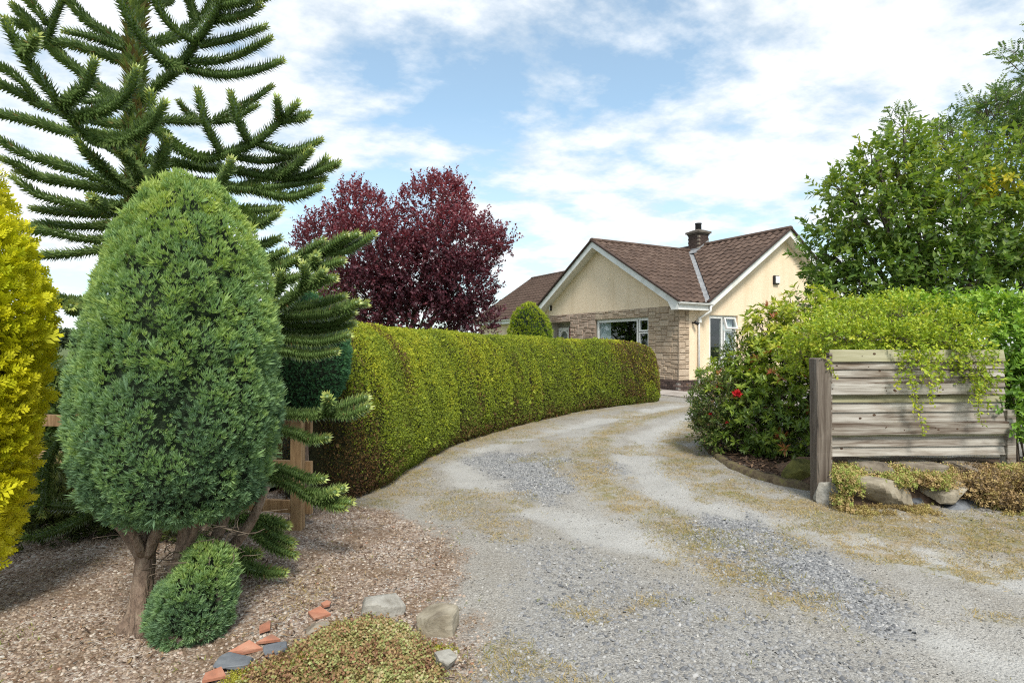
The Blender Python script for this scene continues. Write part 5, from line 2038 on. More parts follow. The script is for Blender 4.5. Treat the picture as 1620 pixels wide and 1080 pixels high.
def shoots(P, out, g, L0, L1, nl, leaf, s0, s1, up, spread, tint_fn, droop=0.0, whorl=False, jitter=0.35, flat=0.0):
    """leafy shoots: nl leaves along each shoot (or a whorl at its end)"""
    n = len(P)
    d = norm(out + np.array([0, 0, up]) + g.normal(size=(n, 3)) * jitter)
    L_ = g.uniform(L0, L1, n)
    idx = np.repeat(np.arange(n), nl)
    j = np.tile(np.arange(nl), n)
    fr = (j + 0.5) / nl if not whorl else 1.0 - 0.12 * g.random(n * nl)
    base = P[idx] + d[idx] * (L_[idx] * fr)[:, None]
    ax = frames(d)
    ph = j * 2.4 + np.repeat(g.uniform(0, 6.28, n), nl) + g.normal(size=n * nl) * 0.2
    rad = np.cos(ph)[:, None] * ax[idx, :, 0] + np.sin(ph)[:, None] * ax[idx, :, 2]
    ld = norm(d[idx] * (1 - 0.35 * whorl) + rad * spread + np.array([0, 0, -droop]) + g.normal(size=(n * nl, 3)) * 0.22)
    up_v = d[idx] * 0.5 + np.array([0, 0, 1.0]) * (0.6 + flat) + g.normal(size=(n * nl, 3)) * 0.35
    Rm = frames(ld, up=up_v)
    S = g.uniform(s0, s1, n * nl)
    sh = g.random(n)
    ti = np.clip(tint_fn(base, g.random(n * nl), sh[idx]), 0, 1)
    return scatter(leaf[0], leaf[1], Rm, base, S, ti), (P, P + d * L_[:, None])


def stems(seg, g, n, r=0.004):
    a, b2 = seg
    k = g.permutation(len(a))[:n]
    parts = []
    for i in k:
        parts.append(tube(np.array([a[i] - (b2[i] - a[i]) * 0.8, a[i], b2[i]]), [r * 1.6, r, r * 0.5], 3, cap=False))
    return join_np(parts)


def limbs(root, lobes, g, r0, fork=0.35, extra=3):
    parts = []
    root = np.array(root, float)
    for c, rr in lobes:
        c, rr = np.array(c, float), np.array(rr, float)
        mid = root * (1 - fork) + c * fork + np.array([0, 0, 0.12 * np.linalg.norm(c - root)])
        parts.append(limb([root + g.normal(size=3) * [.04, .04, 0], mid, c], r0 * g.uniform(.6, 1), r0 * 0.3, 7, step=0.2))
        for q in range(extra):
            e = c + norm(g.normal(size=3) + np.array([0, 0, .5])) * rr * 0.85
            parts.append(limb([mid * 0.4 + c * 0.6, (c + e) / 2 + g.normal(size=3) * 0.05, e], r0 * 0.28, r0 * 0.06, 5, step=0.2))
    return join_np(parts)


M['grey_bark'] = noise_mat('grey_brown_bark', [(0.3, (.06, .05, .04)), (0.7, (.16, .135, .11))], scale=12, rough=0.95, bump=0.6)

# ---------------------------------------------------------------- purple-leaved plum
PX, PY = -2.95, 15.5
plum = thing('purple_plum_tree', 'dark purple-leaved tree behind the hedge left of the house', 'tree', (PX, PY, 0))
g = np.random.default_rng(61)


def pl(x, y, dd, rx, ry, rz):
    p = at(x, y, PY + dd)
    return ((p[0] - PX, p[1] - PY, p[2]), (rx, ry, rz))


plobes = [pl(575, 345, 0.3, .95, .9, .75), pl(590, 400, -.4, 1.25, 1.2, 1.0), pl(515, 372, .2, .75, .8, .6), pl(690, 330, .1, .95, .95, .85), pl(705, 300, .2, .50, .5, .45), pl(560, 310, .3, .40, .45, .35),
          pl(720, 390, -.3, 1.2, 1.2, 1.0), pl(765, 385, .2, .65, .7, .5), pl(650, 430, 0, 1.5, 1.3, 1.0), pl(725, 455, -.2, 1.0, 1.1, .85), pl(590, 470, 0, 1.3, 1.2, .8), pl(660, 500, 0, 1.6, 1.2, .7), pl(745, 500, 0, .8, .9, .55), pl(495, 385, .3, .45, .5, .35),
          pl(790, 382, .2, .35, .4, .28)]
M['plum'] = leaf_mat('purple_leaves', [(0, (.06, .026, .038)), (.4, (.125, .044, .06)), (.7, (.21, .065, .08)), (.9, (.32, .10, .11)), (1, (.42, .16, .16))], rough=0.42, trans=0.28, spec=0.4, trans_gain=(1.6, .7, .7))
P, out, k = lobe_points(plobes, 8200, g, 0.40, 2.0)


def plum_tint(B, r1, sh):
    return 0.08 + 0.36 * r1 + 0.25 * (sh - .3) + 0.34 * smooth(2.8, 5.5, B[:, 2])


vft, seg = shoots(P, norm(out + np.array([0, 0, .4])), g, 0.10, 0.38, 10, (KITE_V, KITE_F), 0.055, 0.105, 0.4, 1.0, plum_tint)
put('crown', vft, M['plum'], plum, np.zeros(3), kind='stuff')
V, Fc, t = join_np([limbs((0, 0, 0.2), plobes[:13], g, 0.07, fork=0.4, extra=2), stems(seg, g, 300, 0.004), limb([(0, 0, -.05), (0, 0, .5)], .17, .14)])
link('trunk', np_mesh('trunk', V, Fc, smooth_shade=True), M['grey_bark'], plum)

# ---------------------------------------------------------------- broadleaf tree on the right
RX, RY = 6.5, 8.9
tree = thing('broadleaf_tree', 'spreading dark green broadleaf tree behind the timber fence panel', 'tree', (RX, RY, 0))
g = np.random.default_rng(71)


def rl(x, y, d, rx, ry, rz):
    p = at(x, y, d)
    return ((p[0] - RX, p[1] - RY, p[2]), (rx, ry, rz))


rlobes = [rl(1340, 300, 8.8, .42, .5, .30), rl(1335, 355, 8.8, .50, .55, .38), rl(1318, 405, 8.9, .50, .55, .42), rl(1415, 255, 8.8, .52, .6, .42), rl(1390, 330, 8.6, .72, .7, .60), rl(1470, 275, 8.9, .70, .7, .52), rl(1545, 275, 8.9, .75, .8, .55),
          rl(1620, 280, 8.9, .75, .8, .6), rl(1465, 355, 8.5, .85, .7, .65), rl(1555, 365, 8.5, .85, .7, .7), rl(1650, 370, 8.6, .9, .8, .8), rl(1370, 430, 8.7, .75, .7, .50), rl(1450, 440, 8.4, .85, .7, .55), rl(1550, 440, 8.3, .9, .7, .6), rl(1650, 450, 8.4, .9, .8, .7),
          rl(1300, 430, 9.1, .28, .3, .22), rl(1385, 250, 8.8, .30, .3, .22), rl(1430, 215, 8.9, .25, .3, .22), rl(1330, 470, 8.6, .6, .6, .4), rl(1450, 490, 8.4, .8, .6, .5)]
M['broad'] = leaf_mat('broad_green_leaves', [(0, (.05, .10, .025)), (.35, (.11, .19, .04)), (.65, (.19, .27, .05)), (.88, (.30, .35, .06)), (1, (.50, .43, .04))], rough=0.45, trans=0.4, spec=0.4)
P, out, k = lobe_points(rlobes, 3100, g, 0.35, 1.8)


def tree_tint(B, r1, sh):
    yel = np.exp(-(((B[:, 0] - (at(1575, 300, 8.5)[0] - RX)) / .40) ** 2 + ((B[:, 2] - at(1575, 300, 8.5)[2]) / .25) ** 2)) * (B[:, 1] < 0.1)
    return 0.15 + 0.42 * r1 + 0.30 * (sh - .35) + 0.22 * smooth(2.3, 4.4, B[:, 2]) + 0.42 * yel


vft, seg = shoots(P, norm(out + np.array([0, 0, .15])), g, 0.08, 0.26, 9, (LEAF_V, LEAF_F), 0.065, 0.13, 0.35, 1.0, tree_tint, droop=0.25)
put('crown', vft, M['broad'], tree, np.zeros(3), kind='stuff')
V, Fc, t = join_np([limbs((0.1, 0, 0.7), rlobes, g, 0.075, fork=0.45, extra=3), stems(seg, g, 350, 0.005), limb([(0.1, 0, -.05), (.1, 0, .4), (.1, 0, .8)], .14, .11)])
link('trunk', np_mesh('trunk', V, Fc, smooth_shade=True), M['grey_bark'], tree)


# ---------------------------------------------------------------- feathery pinnate tree behind it
def pinnate_leaf(n=7):
    V, T_ = [], []
    k = 0
    for i in range(n):
        y = 0.18 + 0.82 * i / n
        for s in (-1, 1):
            a = np.array([0, y, -.10 * y * y])
            d = np.array([s * 0.26, 0.14 + 0.05 * math.sin(i * 2.1), -.06 - 0.05 * math.cos(i * 1.7)]) * (1 - 0.35 * abs(y - .5))
            w = np.array([0.02, 0.05, 0.02]) if s > 0 else np.array([-0.02, 0.05, 0.02])
            V += [a, a + d * 0.5 + w, a + d, a + d * 0.5 - w]
            T_ += [(k, k + 1, k + 2), (k, k + 2, k + 3)]
            k += 4
    return np.array(V), np.array(T_)


FX, FY = 9.6, 11.4
feather = thing('feathery_ash_tree', 'taller feathery-leaved tree showing above the broadleaf tree', 'tree', (FX, FY, 0))
g = np.random.default_rng(81)


def fl(x, y, d, rx, ry, rz):
    p = at(x, y, d)
    return ((p[0] - FX, p[1] - FY, p[2]), (rx, ry, rz))


flobes = [fl(1428, 200, 11.0, .18, .3, .22), fl(1490, 215, 11, .30, .4, .30), fl(1560, 175, 11.2, .45, .5, .38), fl(1600, 215, 11.2, .7, .7, .6), fl(1625, 140, 11.4, .40, .5, .42), fl(1650, 100, 11.4, .6, .6, .6), fl(1700, 190, 11.4, .8, .8, .8), fl(1540, 225, 11.2, .40, .5, .35)]
P, out, k = lobe_points(flobes, 300, g, 0.1, 1.2)
M['feather'] = leaf_mat('feathery_leaves', [(0, (.07, .13, .04)), (.5, (.13, .21, .06)), (1, (.23, .30, .08))], rough=0.5, trans=0.3, spec=0.3)
vft, seg = shoots(P, norm(out * 0.6 + np.array([-.1, 0, .5])), g, 0.15, 0.35, 6, pinnate_leaf(), 0.18, 0.30, 0.3, 1.1, lambda B, a, s: a, droop=0.35)
put('crown', vft, M['feather'], feather, np.zeros(3), kind='stuff')
V, Fc, t = join_np([limbs((0, 0, 2.0), flobes, g, 0.05, fork=0.6, extra=5), stems(seg, g, 330, 0.007), limb([(0, 0, -.05), (.05, 0, 1), (0, 0, 2.1)], .13, .09)])
link('trunk', np_mesh('trunk', V, Fc, smooth_shade=True), M['grey_bark'], feather)

# ---------------------------------------------------------------- rhododendron
HX, HY = 3.6, 7.7
rho = thing('rhododendron_bush', 'large rhododendron bush with one red bloom beside the driveway', 'bush', (HX, HY, 0))
g = np.random.default_rng(91)


def hl(x, y, d, rx, ry, rz):
    p = at(x, y, d)
    return ((p[0] - HX, p[1] - HY, p[2]), (rx, ry, rz))


hlobes = [hl(1165, 650, 7.9, .46, .5, .50), hl(1150, 620, 8.1, .36, .4, .40), hl(1200, 590, 7.9, .48, .5, .45), hl(1215, 660, 7.6, .55, .5, .55), hl(1240, 540, 7.9, .50, .5, .40), hl(1265, 600, 7.4, .55, .5, .55), hl(1260, 665, 7.2, .48, .4, .48),
          hl(1300, 530, 7.6, .60, .5, .38), hl(1340, 560, 7.3, .6, .5, .5), hl(1390, 520, 7.4, .7, .5, .35), hl(1215, 520, 8.0, .28, .3, .20), hl(1270, 490, 7.8, .30, .3, .18), hl(1180, 700, 7.6, .42, .3, .20), hl(1265, 700, 7.1, .4, .3, .22)]
M['rhodo'] = leaf_mat('rhododendron_leaves', [(0, (.05, .10, .03)), (.3, (.11, .185, .04)), (.55, (.21, .30, .045)), (.78, (.34, .41, .05)), (.93, (.48, .49, .06)), (.97, (.30, .14, .05)), (1, (.36, .09, .05))], rough=0.42, trans=0.38, spec=0.45)
P, out, k = lobe_points(hlobes, 2700, g, 0.45, 2.2, zmin=0.10)


def rho_tint(B, r1, sh):
    x = 0.10 + 0.30 * r1 + 0.34 * sh + 0.36 * smooth(0.5, 1.7, B[:, 2]) * (0.5 + fbm(B, 2.5, 3, 13))
    rust = (sh > 0.965)
    return np.where(rust, 0.95 + 0.05 * r1, np.minimum(x, 0.93))


vft, seg = shoots(P, norm(out + np.array([0, 0, .25])), g, 0.06, 0.20, 10, (LANCE_V, LANCE_F), 0.06, 0.11, 0.35, 1.15, rho_tint, whorl=True)
put('foliage', vft, M['rhodo'], rho, np.zeros(3), kind='stuff')
V, Fc, t = join_np([limbs((0, 0, 0.0), hlobes[:11], g, 0.03, fork=0.4, extra=5), stems(seg, g, 900, 0.004)])
link('stems', np_mesh('stems', V, Fc, smooth_shade=True), M['grey_bark'], rho, kind='stuff')
# small-leaved pinkish shrub growth low on its drive side
P, out, k = lobe_points([hl(1135, 640, 7.8, .28, .4, .42), hl(1130, 680, 7.7, .22, .3, .25), hl(1175, 560, 8.0, .25, .3, .2)], 800, g, 0.4, 2, zmin=0.06)
M['fuchsia'] = leaf_mat('small_purplish_leaves', [(0, (.04, .075, .02)), (.55, (.10, .15, .035)), (.85, (.17, .17, .05)), (1, (.28, .13, .09))], rough=0.5, trans=0.25)
fu = thing('fuchsia_shrub', 'fine-leaved purplish shrub at the driveway side of the rhododendron', 'shrub', (HX, HY, 0))
vft, seg = shoots(P, out, g, 0.08, 0.22, 9, (KITE_V, KITE_F), 0.025, 0.05, 0.3, 0.9, lambda B, a, s: 0.65 * a + 0.35 * s)
put('foliage', vft, M['fuchsia'], fu, np.zeros(3), kind='stuff')
V, Fc, t = stems(seg, g, 300, 0.0025)
link('stems', np_mesh('stems', V, Fc), M['twig'], fu, kind='stuff')
# blooms
M['red'] = leaf_mat('red_petals', [(0, (.42, .012, .02)), (1, (.72, .05, .06))], rough=0.5, trans=0.3, trans_gain=(1.2, .5, .5))


def bloom(x, y, d, r, n=26):
    c = at(x, y, d) - np.array([HX, HY, 0])
    dirs = norm(g.normal(size=(n, 3)) + np.array([-.1, -.6, .3]))
    Rm = frames(dirs)
    V, Fc, t = scatter(LEAF_V * np.array([1.5, 1, 1]), LEAF_F, Rm, np.repeat(c[None], n, 0), g.uniform(.7, 1.1, n) * r, g.random(n))
    o = link('bloom', np_mesh('bloom', V, Fc, t), M['red'], rho)
    return o


bloom(1166, 622, 7.30, 0.075)
for x, y, d in ((1186, 585, 7.45), (1230, 495, 7.6), (1290, 480, 7.5), (1150, 668, 7.4), (1250, 520, 7.5), (1124, 655, 7.5)):
    bloom(x, y, d, 0.030, 9)

# ---------------------------------------------------------------- climber over the fence panel
CX_, CY_ = 3.9, 5.75
cli = thing('yellow_green_climber', 'yellow-green small-leaved climber spilling over the timber fence panel', 'climber', (CX_, CY_, 0))
g = np.random.default_rng(101)


def cl_(x, y, d, rx, ry, rz):
    p = at(x, y, d)
    return ((p[0] - CX_, p[1] - CY_, p[2]), (rx, ry, rz))


clobes = [cl_(1300, 530, 6.1, .26, .3, .13), cl_(1345, 535, 5.9, .28, .3, .12), cl_(1395, 535, 5.8, .30, .28, .14), cl_(1440, 545, 5.7, .24, .25, .17), cl_(1490, 545, 5.7, .26, .25, .17), cl_(1530, 560, 5.6, .20, .22, .18),
          cl_(1545, 590, 5.50, .10, .12, .14), cl_(1450, 580, 5.46, .13, .09, .12), cl_(1480, 575, 5.44, .14, .08, .08), cl_(1420, 500, 6.2, .4, .4, .16), cl_(1350, 505, 6.4, .36, .4, .14), cl_(1270, 560, 6.5, .2, .3, .2),
          cl_(1500, 520, 5.9, .3, .3, .14)]
M['climber'] = leaf_mat('yellow_green_leaves', [(0, (.12, .21, .03)), (.4, (.26, .37, .035)), (.75, (.44, .52, .045)), (1, (.60, .58, .07))], rough=0.5, trans=0.35, spec=0.3, trans_gain=(1.1, 1.1, .6))
P, out, k = lobe_points(clobes, 1900, g, 0.3, 1.8)
vft, seg = shoots(P, out, g, 0.06, 0.22, 9, (KITE_V, KITE_F), 0.024, 0.048, 0.1, 0.9, lambda B, a, s: 0.1 + 0.5 * a + 0.4 * s, droop=0.2)
# hanging strands in front of the boards
strand = []
tl = []
for (x0, y0, x1, y1) in ((1440, 590, 1462, 688), (1462, 590, 1470, 640), (1545, 590, 1552, 672), (1556, 590, 1566, 655), (1535, 590, 1538, 640), (1450, 595, 1446, 655), (1485, 580, 1480, 620), (1420, 575, 1424, 612), (1300, 560, 1325, 600)):
    a, b2 = at(x0, y0, 5.41), at(x1, y1, 5.40)
    pts = np.linspace(a, b2, 8)
    pts[1:, 0] += np.cumsum(g.normal(size=7)) * 0.010
    strand.append(tube(pts - [CX_, CY_, 0], 0.0022, 3, cap=False))
    m_ = resample(pts, 0.012)
    q = np.repeat(m_, 2, 0) + g.normal(size=(len(m_) * 2, 3)) * [0.018, 0.008, 0.008]
    dd = norm(g.normal(size=(len(q), 3)) + [0, -.5, -.2])
    tl.append(scatter(KITE_V, KITE_F, frames(dd), q - [CX_, CY_, 0], g.uniform(.022, .04, len(q)), g.uniform(.3, 1, len(q))))
put('foliage', join_np([vft] + tl), M['climber'], cli, np.zeros(3), kind='stuff')
V, Fc, t = join_np([stems(seg, g, 400, 0.002)] + strand)
link('stems', np_mesh('stems', V, Fc), M['twig'], cli, kind='stuff')

# ---------------------------------------------------------------- bright green clematis mass on the right
EX, EY = 5.2, 5.9
cle = thing('green_clematis', 'bright green leafy clematis piled at the end of the fence panel', 'climber', (EX, EY, 0))
g = np.random.default_rng(111)


def el(x, y, d, rx, ry, rz):
    p = at(x, y, d)
    return ((p[0] - EX, p[1] - EY, p[2]), (rx, ry, rz))


elobes = [el(1500, 492, 6.6, .36, .3, .13), el(1570, 490, 6.4, .42, .35, .17), el(1640, 500, 6.2, .45, .4, .22), el(1600, 545, 5.95, .30, .3, .26), el(1600, 610, 5.80, .22, .2, .34), el(1640, 620, 5.8, .30, .3, .5), el(1700, 560, 5.9, .5, .4, .6),
          el(1440, 490, 6.9, .4, .3, .13), el(1590, 665, 5.62, .10, .1, .14), el(1800, 560, 6.0, .6, .5, .6), el(1930, 580, 6.2, .7, .5, .55)]
M['clematis'] = leaf_mat('bright_green_leaves', [(0, (.05, .125, .025)), (.4, (.13, .25, .035)), (.75, (.26, .42, .05)), (1, (.40, .52, .08))], rough=0.45, trans=0.3, spec=0.35)
P, out, k = lobe_points(elobes, 3600, g, 0.35, 1.8)
vft, seg = shoots(P, out, g, 0.05, 0.16, 8, (LEAF_V, LEAF_F), 0.045, 0.085, 0.2, 1.0, lambda B, a, s: 0.05 + 0.45 * a + 0.3 * s + 0.3 * smooth(1.3, 1.95, B[:, 2]), droop=0.3)
put('foliage', vft, M['clematis'], cle, np.zeros(3), kind='stuff')
V, Fc, t = join_np([stems(seg, g, 300, 0.002), limbs((0.1, 0, 0.1), elobes, g, 0.012, extra=2)])
link('stems', np_mesh('stems', V, Fc), M['twig'], cle, kind='stuff')

# ---------------------------------------------------------------- field trees far off, seen in gaps
g = np.random.default_rng(121)
M['far'] = leaf_mat('distant_foliage', [(0, (.035, .055, .03)), (.6, (.07, .10, .045)), (1, (.11, .14, .07))], rough=0.7, trans=0.15)
far_names = ['distant tree beyond the field in the gap beside the golden conifer', 'broad distant tree far off in the field', 'low distant tree on the field edge', 'tall distant tree behind the monkey puzzle']
for i, (x, d, hgt, w) in enumerate(((118, 70, 3.2, 4.0), (60, 75, 3.6, 5), (175, 72, 3.0, 5), (-60, 80, 4.5, 6))):
    p = at(x, 545, d)
    o = thing('field_tree', far_names[i], 'tree', (p[0], p[1], 0), group='distant field trees')
    lob = [((g.normal() * w * .3, g.normal(), hgt * g.uniform(.45, .75)), (w * .35, w * .3, hgt * .3)) for _ in range(7)]
    P, out, k = lobe_points(lob, 700, g, 0.4, 2)
    vft, seg = shoots(P, out, g, 0.2, 0.5, 6, (KITE_V, KITE_F), 0.22, 0.4, 0.3, 0.9, lambda B, a, s: a)
    put('crown', vft, M['far'], o, np.zeros(3), kind='stuff')
    V, Fc, t = limb([(0, 0, -.1), (0, 0, hgt * .5)], .25, .15)
    link('trunk', np_mesh('trunk', V, Fc), M['grey_bark'], o)

# ---------------------------------------------------------------- green garden tree behind the purple one (mirrored in the front window)
g = np.random.default_rng(151)
QX, QY = -9.0, 25.0
gt = thing('garden_tree', 'green garden tree half hidden behind the purple-leaved tree', 'tree', (QX, QY, 0))
lob = [((g.normal() * 1.2, g.normal() * 1.2, g.uniform(2.0, 4.2)), (1.2, 1.2, .9)) for _ in range(9)]
P, out, k = lobe_points(lob, 1500, g, 0.35, 2)
vft, seg = shoots(P, out, g, 0.15, 0.45, 8, (KITE_V, KITE_F), 0.10, 0.18, 0.3, 0.9, lambda B, a, s: 0.6 * a + 0.3 * s)
put('crown', vft, M['broad'], gt, np.zeros(3), kind='stuff')
V, Fc, t = join_np([limbs((0, 0, 1.0), lob, g, 0.09, fork=0.45, extra=2), limb([(0, 0, -.05), (0, 0, 1.1)], .18, .14)])
link('trunk', np_mesh('trunk', V, Fc, smooth_shade=True), M['grey_bark'], gt)

# ================================================================ FENCE PANEL, ROCKERY, STONES
M['weathered'] = noise_mat('weathered_grey_board', [(0.28, (.07, .045, .03)), (0.42, (.20, .17, .14)), (0.56, (.34, .315, .275)), (0.8, (.50, .475, .43))], scale=3.4, detail=9, rough=0.85, bump=0.6,
                           bump_scale=9, dist=0.004, stretch=(0.5, 6, 9), per_object=0.2, distortion=0.6, stain=((.50, .42, .34), 2.2, (.6, 1, 3.0), .50, .70))
M['weathered_post'] = noise_mat('weathered_grey_post', [(0.22, (.045, .032, .025)), (0.45, (.11, .088, .07)), (0.7, (.20, .17, .14))], scale=3.0, detail=9, rough=0.9, bump=0.9,
                                bump_scale=8, dist=0.006, stretch=(9, 9, 0.6), distortion=0.7)
M['board_green'] = noise_mat('algae_stained_board', [(0.25, (.13, .115, .06)), (0.5, (.27, .255, .155)), (0.75, (.38, .36, .25))], scale=3.0, detail=9, rough=0.85, bump=0.6,
                             bump_scale=9, dist=0.004, stretch=(0.5, 6, 9), per_object=0.14)
M['knot'] = noise_mat('dark_knot', [(0.3, (.035, .02, .012)), (0.7, (.10, .055, .03))], scale=30, rough=0.9, bump=0.2)
PD = 5.5
pxl = lambda x: (x - 810) / F * PD
pzl = lambda y: EYE + (545 - y) / F * PD
panel = thing('fence_panel', 'weathered grey overlapping timber fence panel on a rough post', 'fence panel', (pxl(1297), PD, 0), R(3.0))
X1 = pxl(1605) - pxl(1297)
rp = random.Random(8)
# post: tall rough sleeper
bm = bmesh.new()
bx(bm, -0.075, 0.065, -0.08, 0.06, -0.05, pzl(566), 0.010)
bmesh.ops.subdivide_edges(bm, edges=[e for e in bm.edges if abs(e.verts[0].co.z - e.verts[1].co.z) > 0.5], cuts=10)
for v in bm.verts:
    v.co.x += rp.uniform(-.005, .005) + 0.02 * (1 - v.co.z / 1.4) * 0.5
    v.co.y += rp.uniform(-.005, .005)
bm_obj('post', bm, M['weathered_post'], panel)
box_obj('end_post', X1 - 0.005, X1 + 0.085, -0.03, 0.06, -0.05, 0.86, M['weathered'], panel, 0.004)
box_obj('side_batten', 0.072, 0.105, -0.035, 0.02, 0.32, pzl(558), M['weathered'], panel, 0.003)


def board(z0, z1, y0, mat, tilt=0.012, th=0.014, x0=0.106, x1=None, nm='board', knots=4):
    x1 = X1 - 0.006 if x1 is None else x1
    bm = bmesh.new()
    n = 10
    rows = []
    for i in range(n + 1):
        x = x0 + (x1 - x0) * i / n
        w0, w1 = rp.uniform(-.003, .003), rp.uniform(-.003, .003)
        rows.append([bm.verts.new((x, y0 - tilt, z0 + w0)), bm.verts.new((x, y0 - tilt + th, z0 + w0)), bm.verts.new((x, y0 + th * 0.7, z1 + w1)), bm.verts.new((x, y0, z1 + w1))])
    for a, b2 in zip(rows[:-1], rows[1:]):
        for j in range(4):
            bm.faces.new([a[j], a[(j + 1) % 4], b2[(j + 1) % 4], b2[j]])
    bm.faces.new(rows[0])
    bm.faces.new(rows[-1][::-1])
    o = bm_obj(nm, bm, mat, panel)
    for k in range(knots):
        kx, kz = rp.uniform(x0 + .05, x1 - .05), z0 + (z1 - z0) * rp.uniform(.25, .75)
        yy = y0 - tilt * (z1 - kz) / (z1 - z0)
        r0 = rp.uniform(.004, .012)
        bmk = bmesh.new()
        ring = [bmk.verts.new((kx + r0 * 1.5 * math.cos(a) * rp.uniform(.8, 1.2), yy - 0.0022 + tilt * (r0 * math.sin(a)) / (z1 - z0), kz + r0 * math.sin(a) * rp.uniform(.8, 1.1))) for a in np.linspace(0, 2 * math.pi, 9)[:-1]]
        bmk.faces.new(ring)
        bm_obj('knot', bmk, M['knot'], o)
    return o


ys = [722, 706.5, 690.5, 672, 651, 637, 624.5, 612, 596.5, 583.5, 572, 555]
for i, (ya, yb) in enumerate(zip(ys[:-1], ys[1:])):
    za, zb = pzl(ya) + rp.uniform(-.004, .003), pzl(yb) + 0.010
    board(za, zb, 0.016 + rp.uniform(-.003, .004), M['board_green'] if i in (2, 5, 10) else M['weathered'], tilt=0.022 + rp.uniform(-.004, .004), knots=rp.choice([0, 1, 2, 3]))
for ya, yb, xe, nm in ((687, 667.5, X1 + 0.0, 'rail'), (623.5, 607, X1 * 0.86, 'rail')):
    board(pzl(ya), pzl(yb), -0.040, M['weathered'], tilt=0.004, th=0.034, x0=0.066, x1=xe, nm=nm, knots=3)


# ---------------------------------------------------------------- stones
def rock_mesh(name, sx, sy, sz, seed, mat, p=10.0, n=11, sharp=0.10):
    """squarish broken stone: superquadric block, chopped by planes, roughened"""
    V, Q = [], []
    for ax in range(3):
        for sgn in (-1, 1):
            b0 = len(V)
            for i in range(n):
                for j in range(n):
                    c = [0, 0, 0]
                    c[ax] = sgn
                    c[(ax + 1) % 3] = -1 + 2 * i / (n - 1)
                    c[(ax + 2) % 3] = -1 + 2 * j / (n - 1)
                    V.append(c)
            for i in range(n - 1):
                for j in range(n - 1):
                    q = [b0 + i * n + j, b0 + (i + 1) * n + j, b0 + (i + 1) * n + j + 1, b0 + i * n + j + 1]
                    Q.append(q if sgn > 0 else q[::-1])
    V = np.array(V, float)
    V = V / (np.sum(np.abs(V) ** p, 1) ** (1 / p))[:, None]
    g = np.random.default_rng(seed)
    for k in range(9):
        nn = norm(g.normal(size=3) * [1, 1, .7])
        lim = g.uniform(.62, 1.0)
        dd = V @ nn
        V = np.where((dd > lim)[:, None], V - nn * (dd - lim)[:, None], V)
    V = V * (1 + sharp * (fbm(V + seed, 1.3, 2, seed) - .5) + 0.07 * (fbm(V + seed, 6.0, 3, seed + 1) - .5))[:, None]
    V[:, 0] += 0.25 * g.uniform(-1, 1) * V[:, 2]
    V = V / np.abs(V).max(0) * np.array([sx, sy, sz]) * 0.5
    bm = bmesh.new()
    vs_ = [bm.verts.new(v) for v in V]
    for q in Q:
        bm.faces.new([vs_[a] for a in q])
    bmesh.ops.remove_doubles(bm, verts=bm.verts, dist=min(sx, sz) * 0.002)
    me = bpy.data.meshes.new(name)
    bm.to_mesh(me)
    bm.free()
    me.polygons.foreach_set('use_smooth', np.ones(len(me.polygons), bool))
    me.set_sharp_from_angle(angle=R(17))
    me.materials.append(mat)
    return me


def rock(name, x, y, w, h, dz, label, mat, seed, depth=None, rot=0.0, cat='rock', group=None, tilt=(0, 0), dsz=None):
    """w,h: size in photo pixels; stands on the ground where its foot shows at (x, y)"""
    d = F * EYE / (y - 545) if depth is None else depth
    c = at(x, y, d)
    sx = w / F * d
    sz = h / F * d
    me = rock_mesh(name, sx, sx * (dz if dsz is None else dsz), sz, seed, mat)
    o = link(name, me, None)
    o.location = (c[0], c[1] + sx * dz * 0.3, c[2] + sz * 0.24)
    o.rotation_euler = (tilt[0], tilt[1], rot)
    tag(o, label, cat, group)
    return o


M['pale_rock'] = noise_mat('pale_grey_rock', [(0.25, (.17, .155, .13)), (0.5, (.31, .295, .26)), (0.75, (.42, .41, .375))], scale=14, detail=8, rough=0.9, bump=0.8, bump_scale=40, dist=0.01)
M['warm_rock'] = noise_mat('warm_grey_rock', [(0.25, (.07, .055, .042)), (0.5, (.18, .15, .115)), (0.75, (.29, .255, .205))], scale=9, detail=8, rough=0.9, bump=0.8, bump_scale=30, dist=0.01, per_object=0.2)
M['buff_rock'] = noise_mat('buff_rock', [(0.25, (.13, .105, .075)), (0.5, (.27, .235, .175)), (0.75, (.37, .335, .265))], scale=9, detail=8, rough=0.9, bump=0.8, bump_scale=30, dist=0.01)
M['moss_rock'] = noise_mat('mossy_rock', [(0.25, (.045, .045, .015)), (0.5, (.12, .115, .03)), (0.75, (.20, .18, .06))], scale=9, detail=8, rough=1, bump=0.8, bump_scale=30, dist=0.01)
M['slate'] = noise_mat('slate_piece', [(0.25, (.07, .075, .085)), (0.5, (.13, .14, .155)), (0.75, (.21, .22, .235))], scale=9, detail=8, rough=0.7, bump=0.6, bump_scale=30, dist=0.006)
M['terracotta'] = noise_mat('broken_terracotta', [(0.3, (.18, .10, .07)), (0.48, (.34, .145, .09)), (0.75, (.42, .23, .155))], scale=9, rough=0.85, bump=0.4, bump_scale=40, dist=0.004)

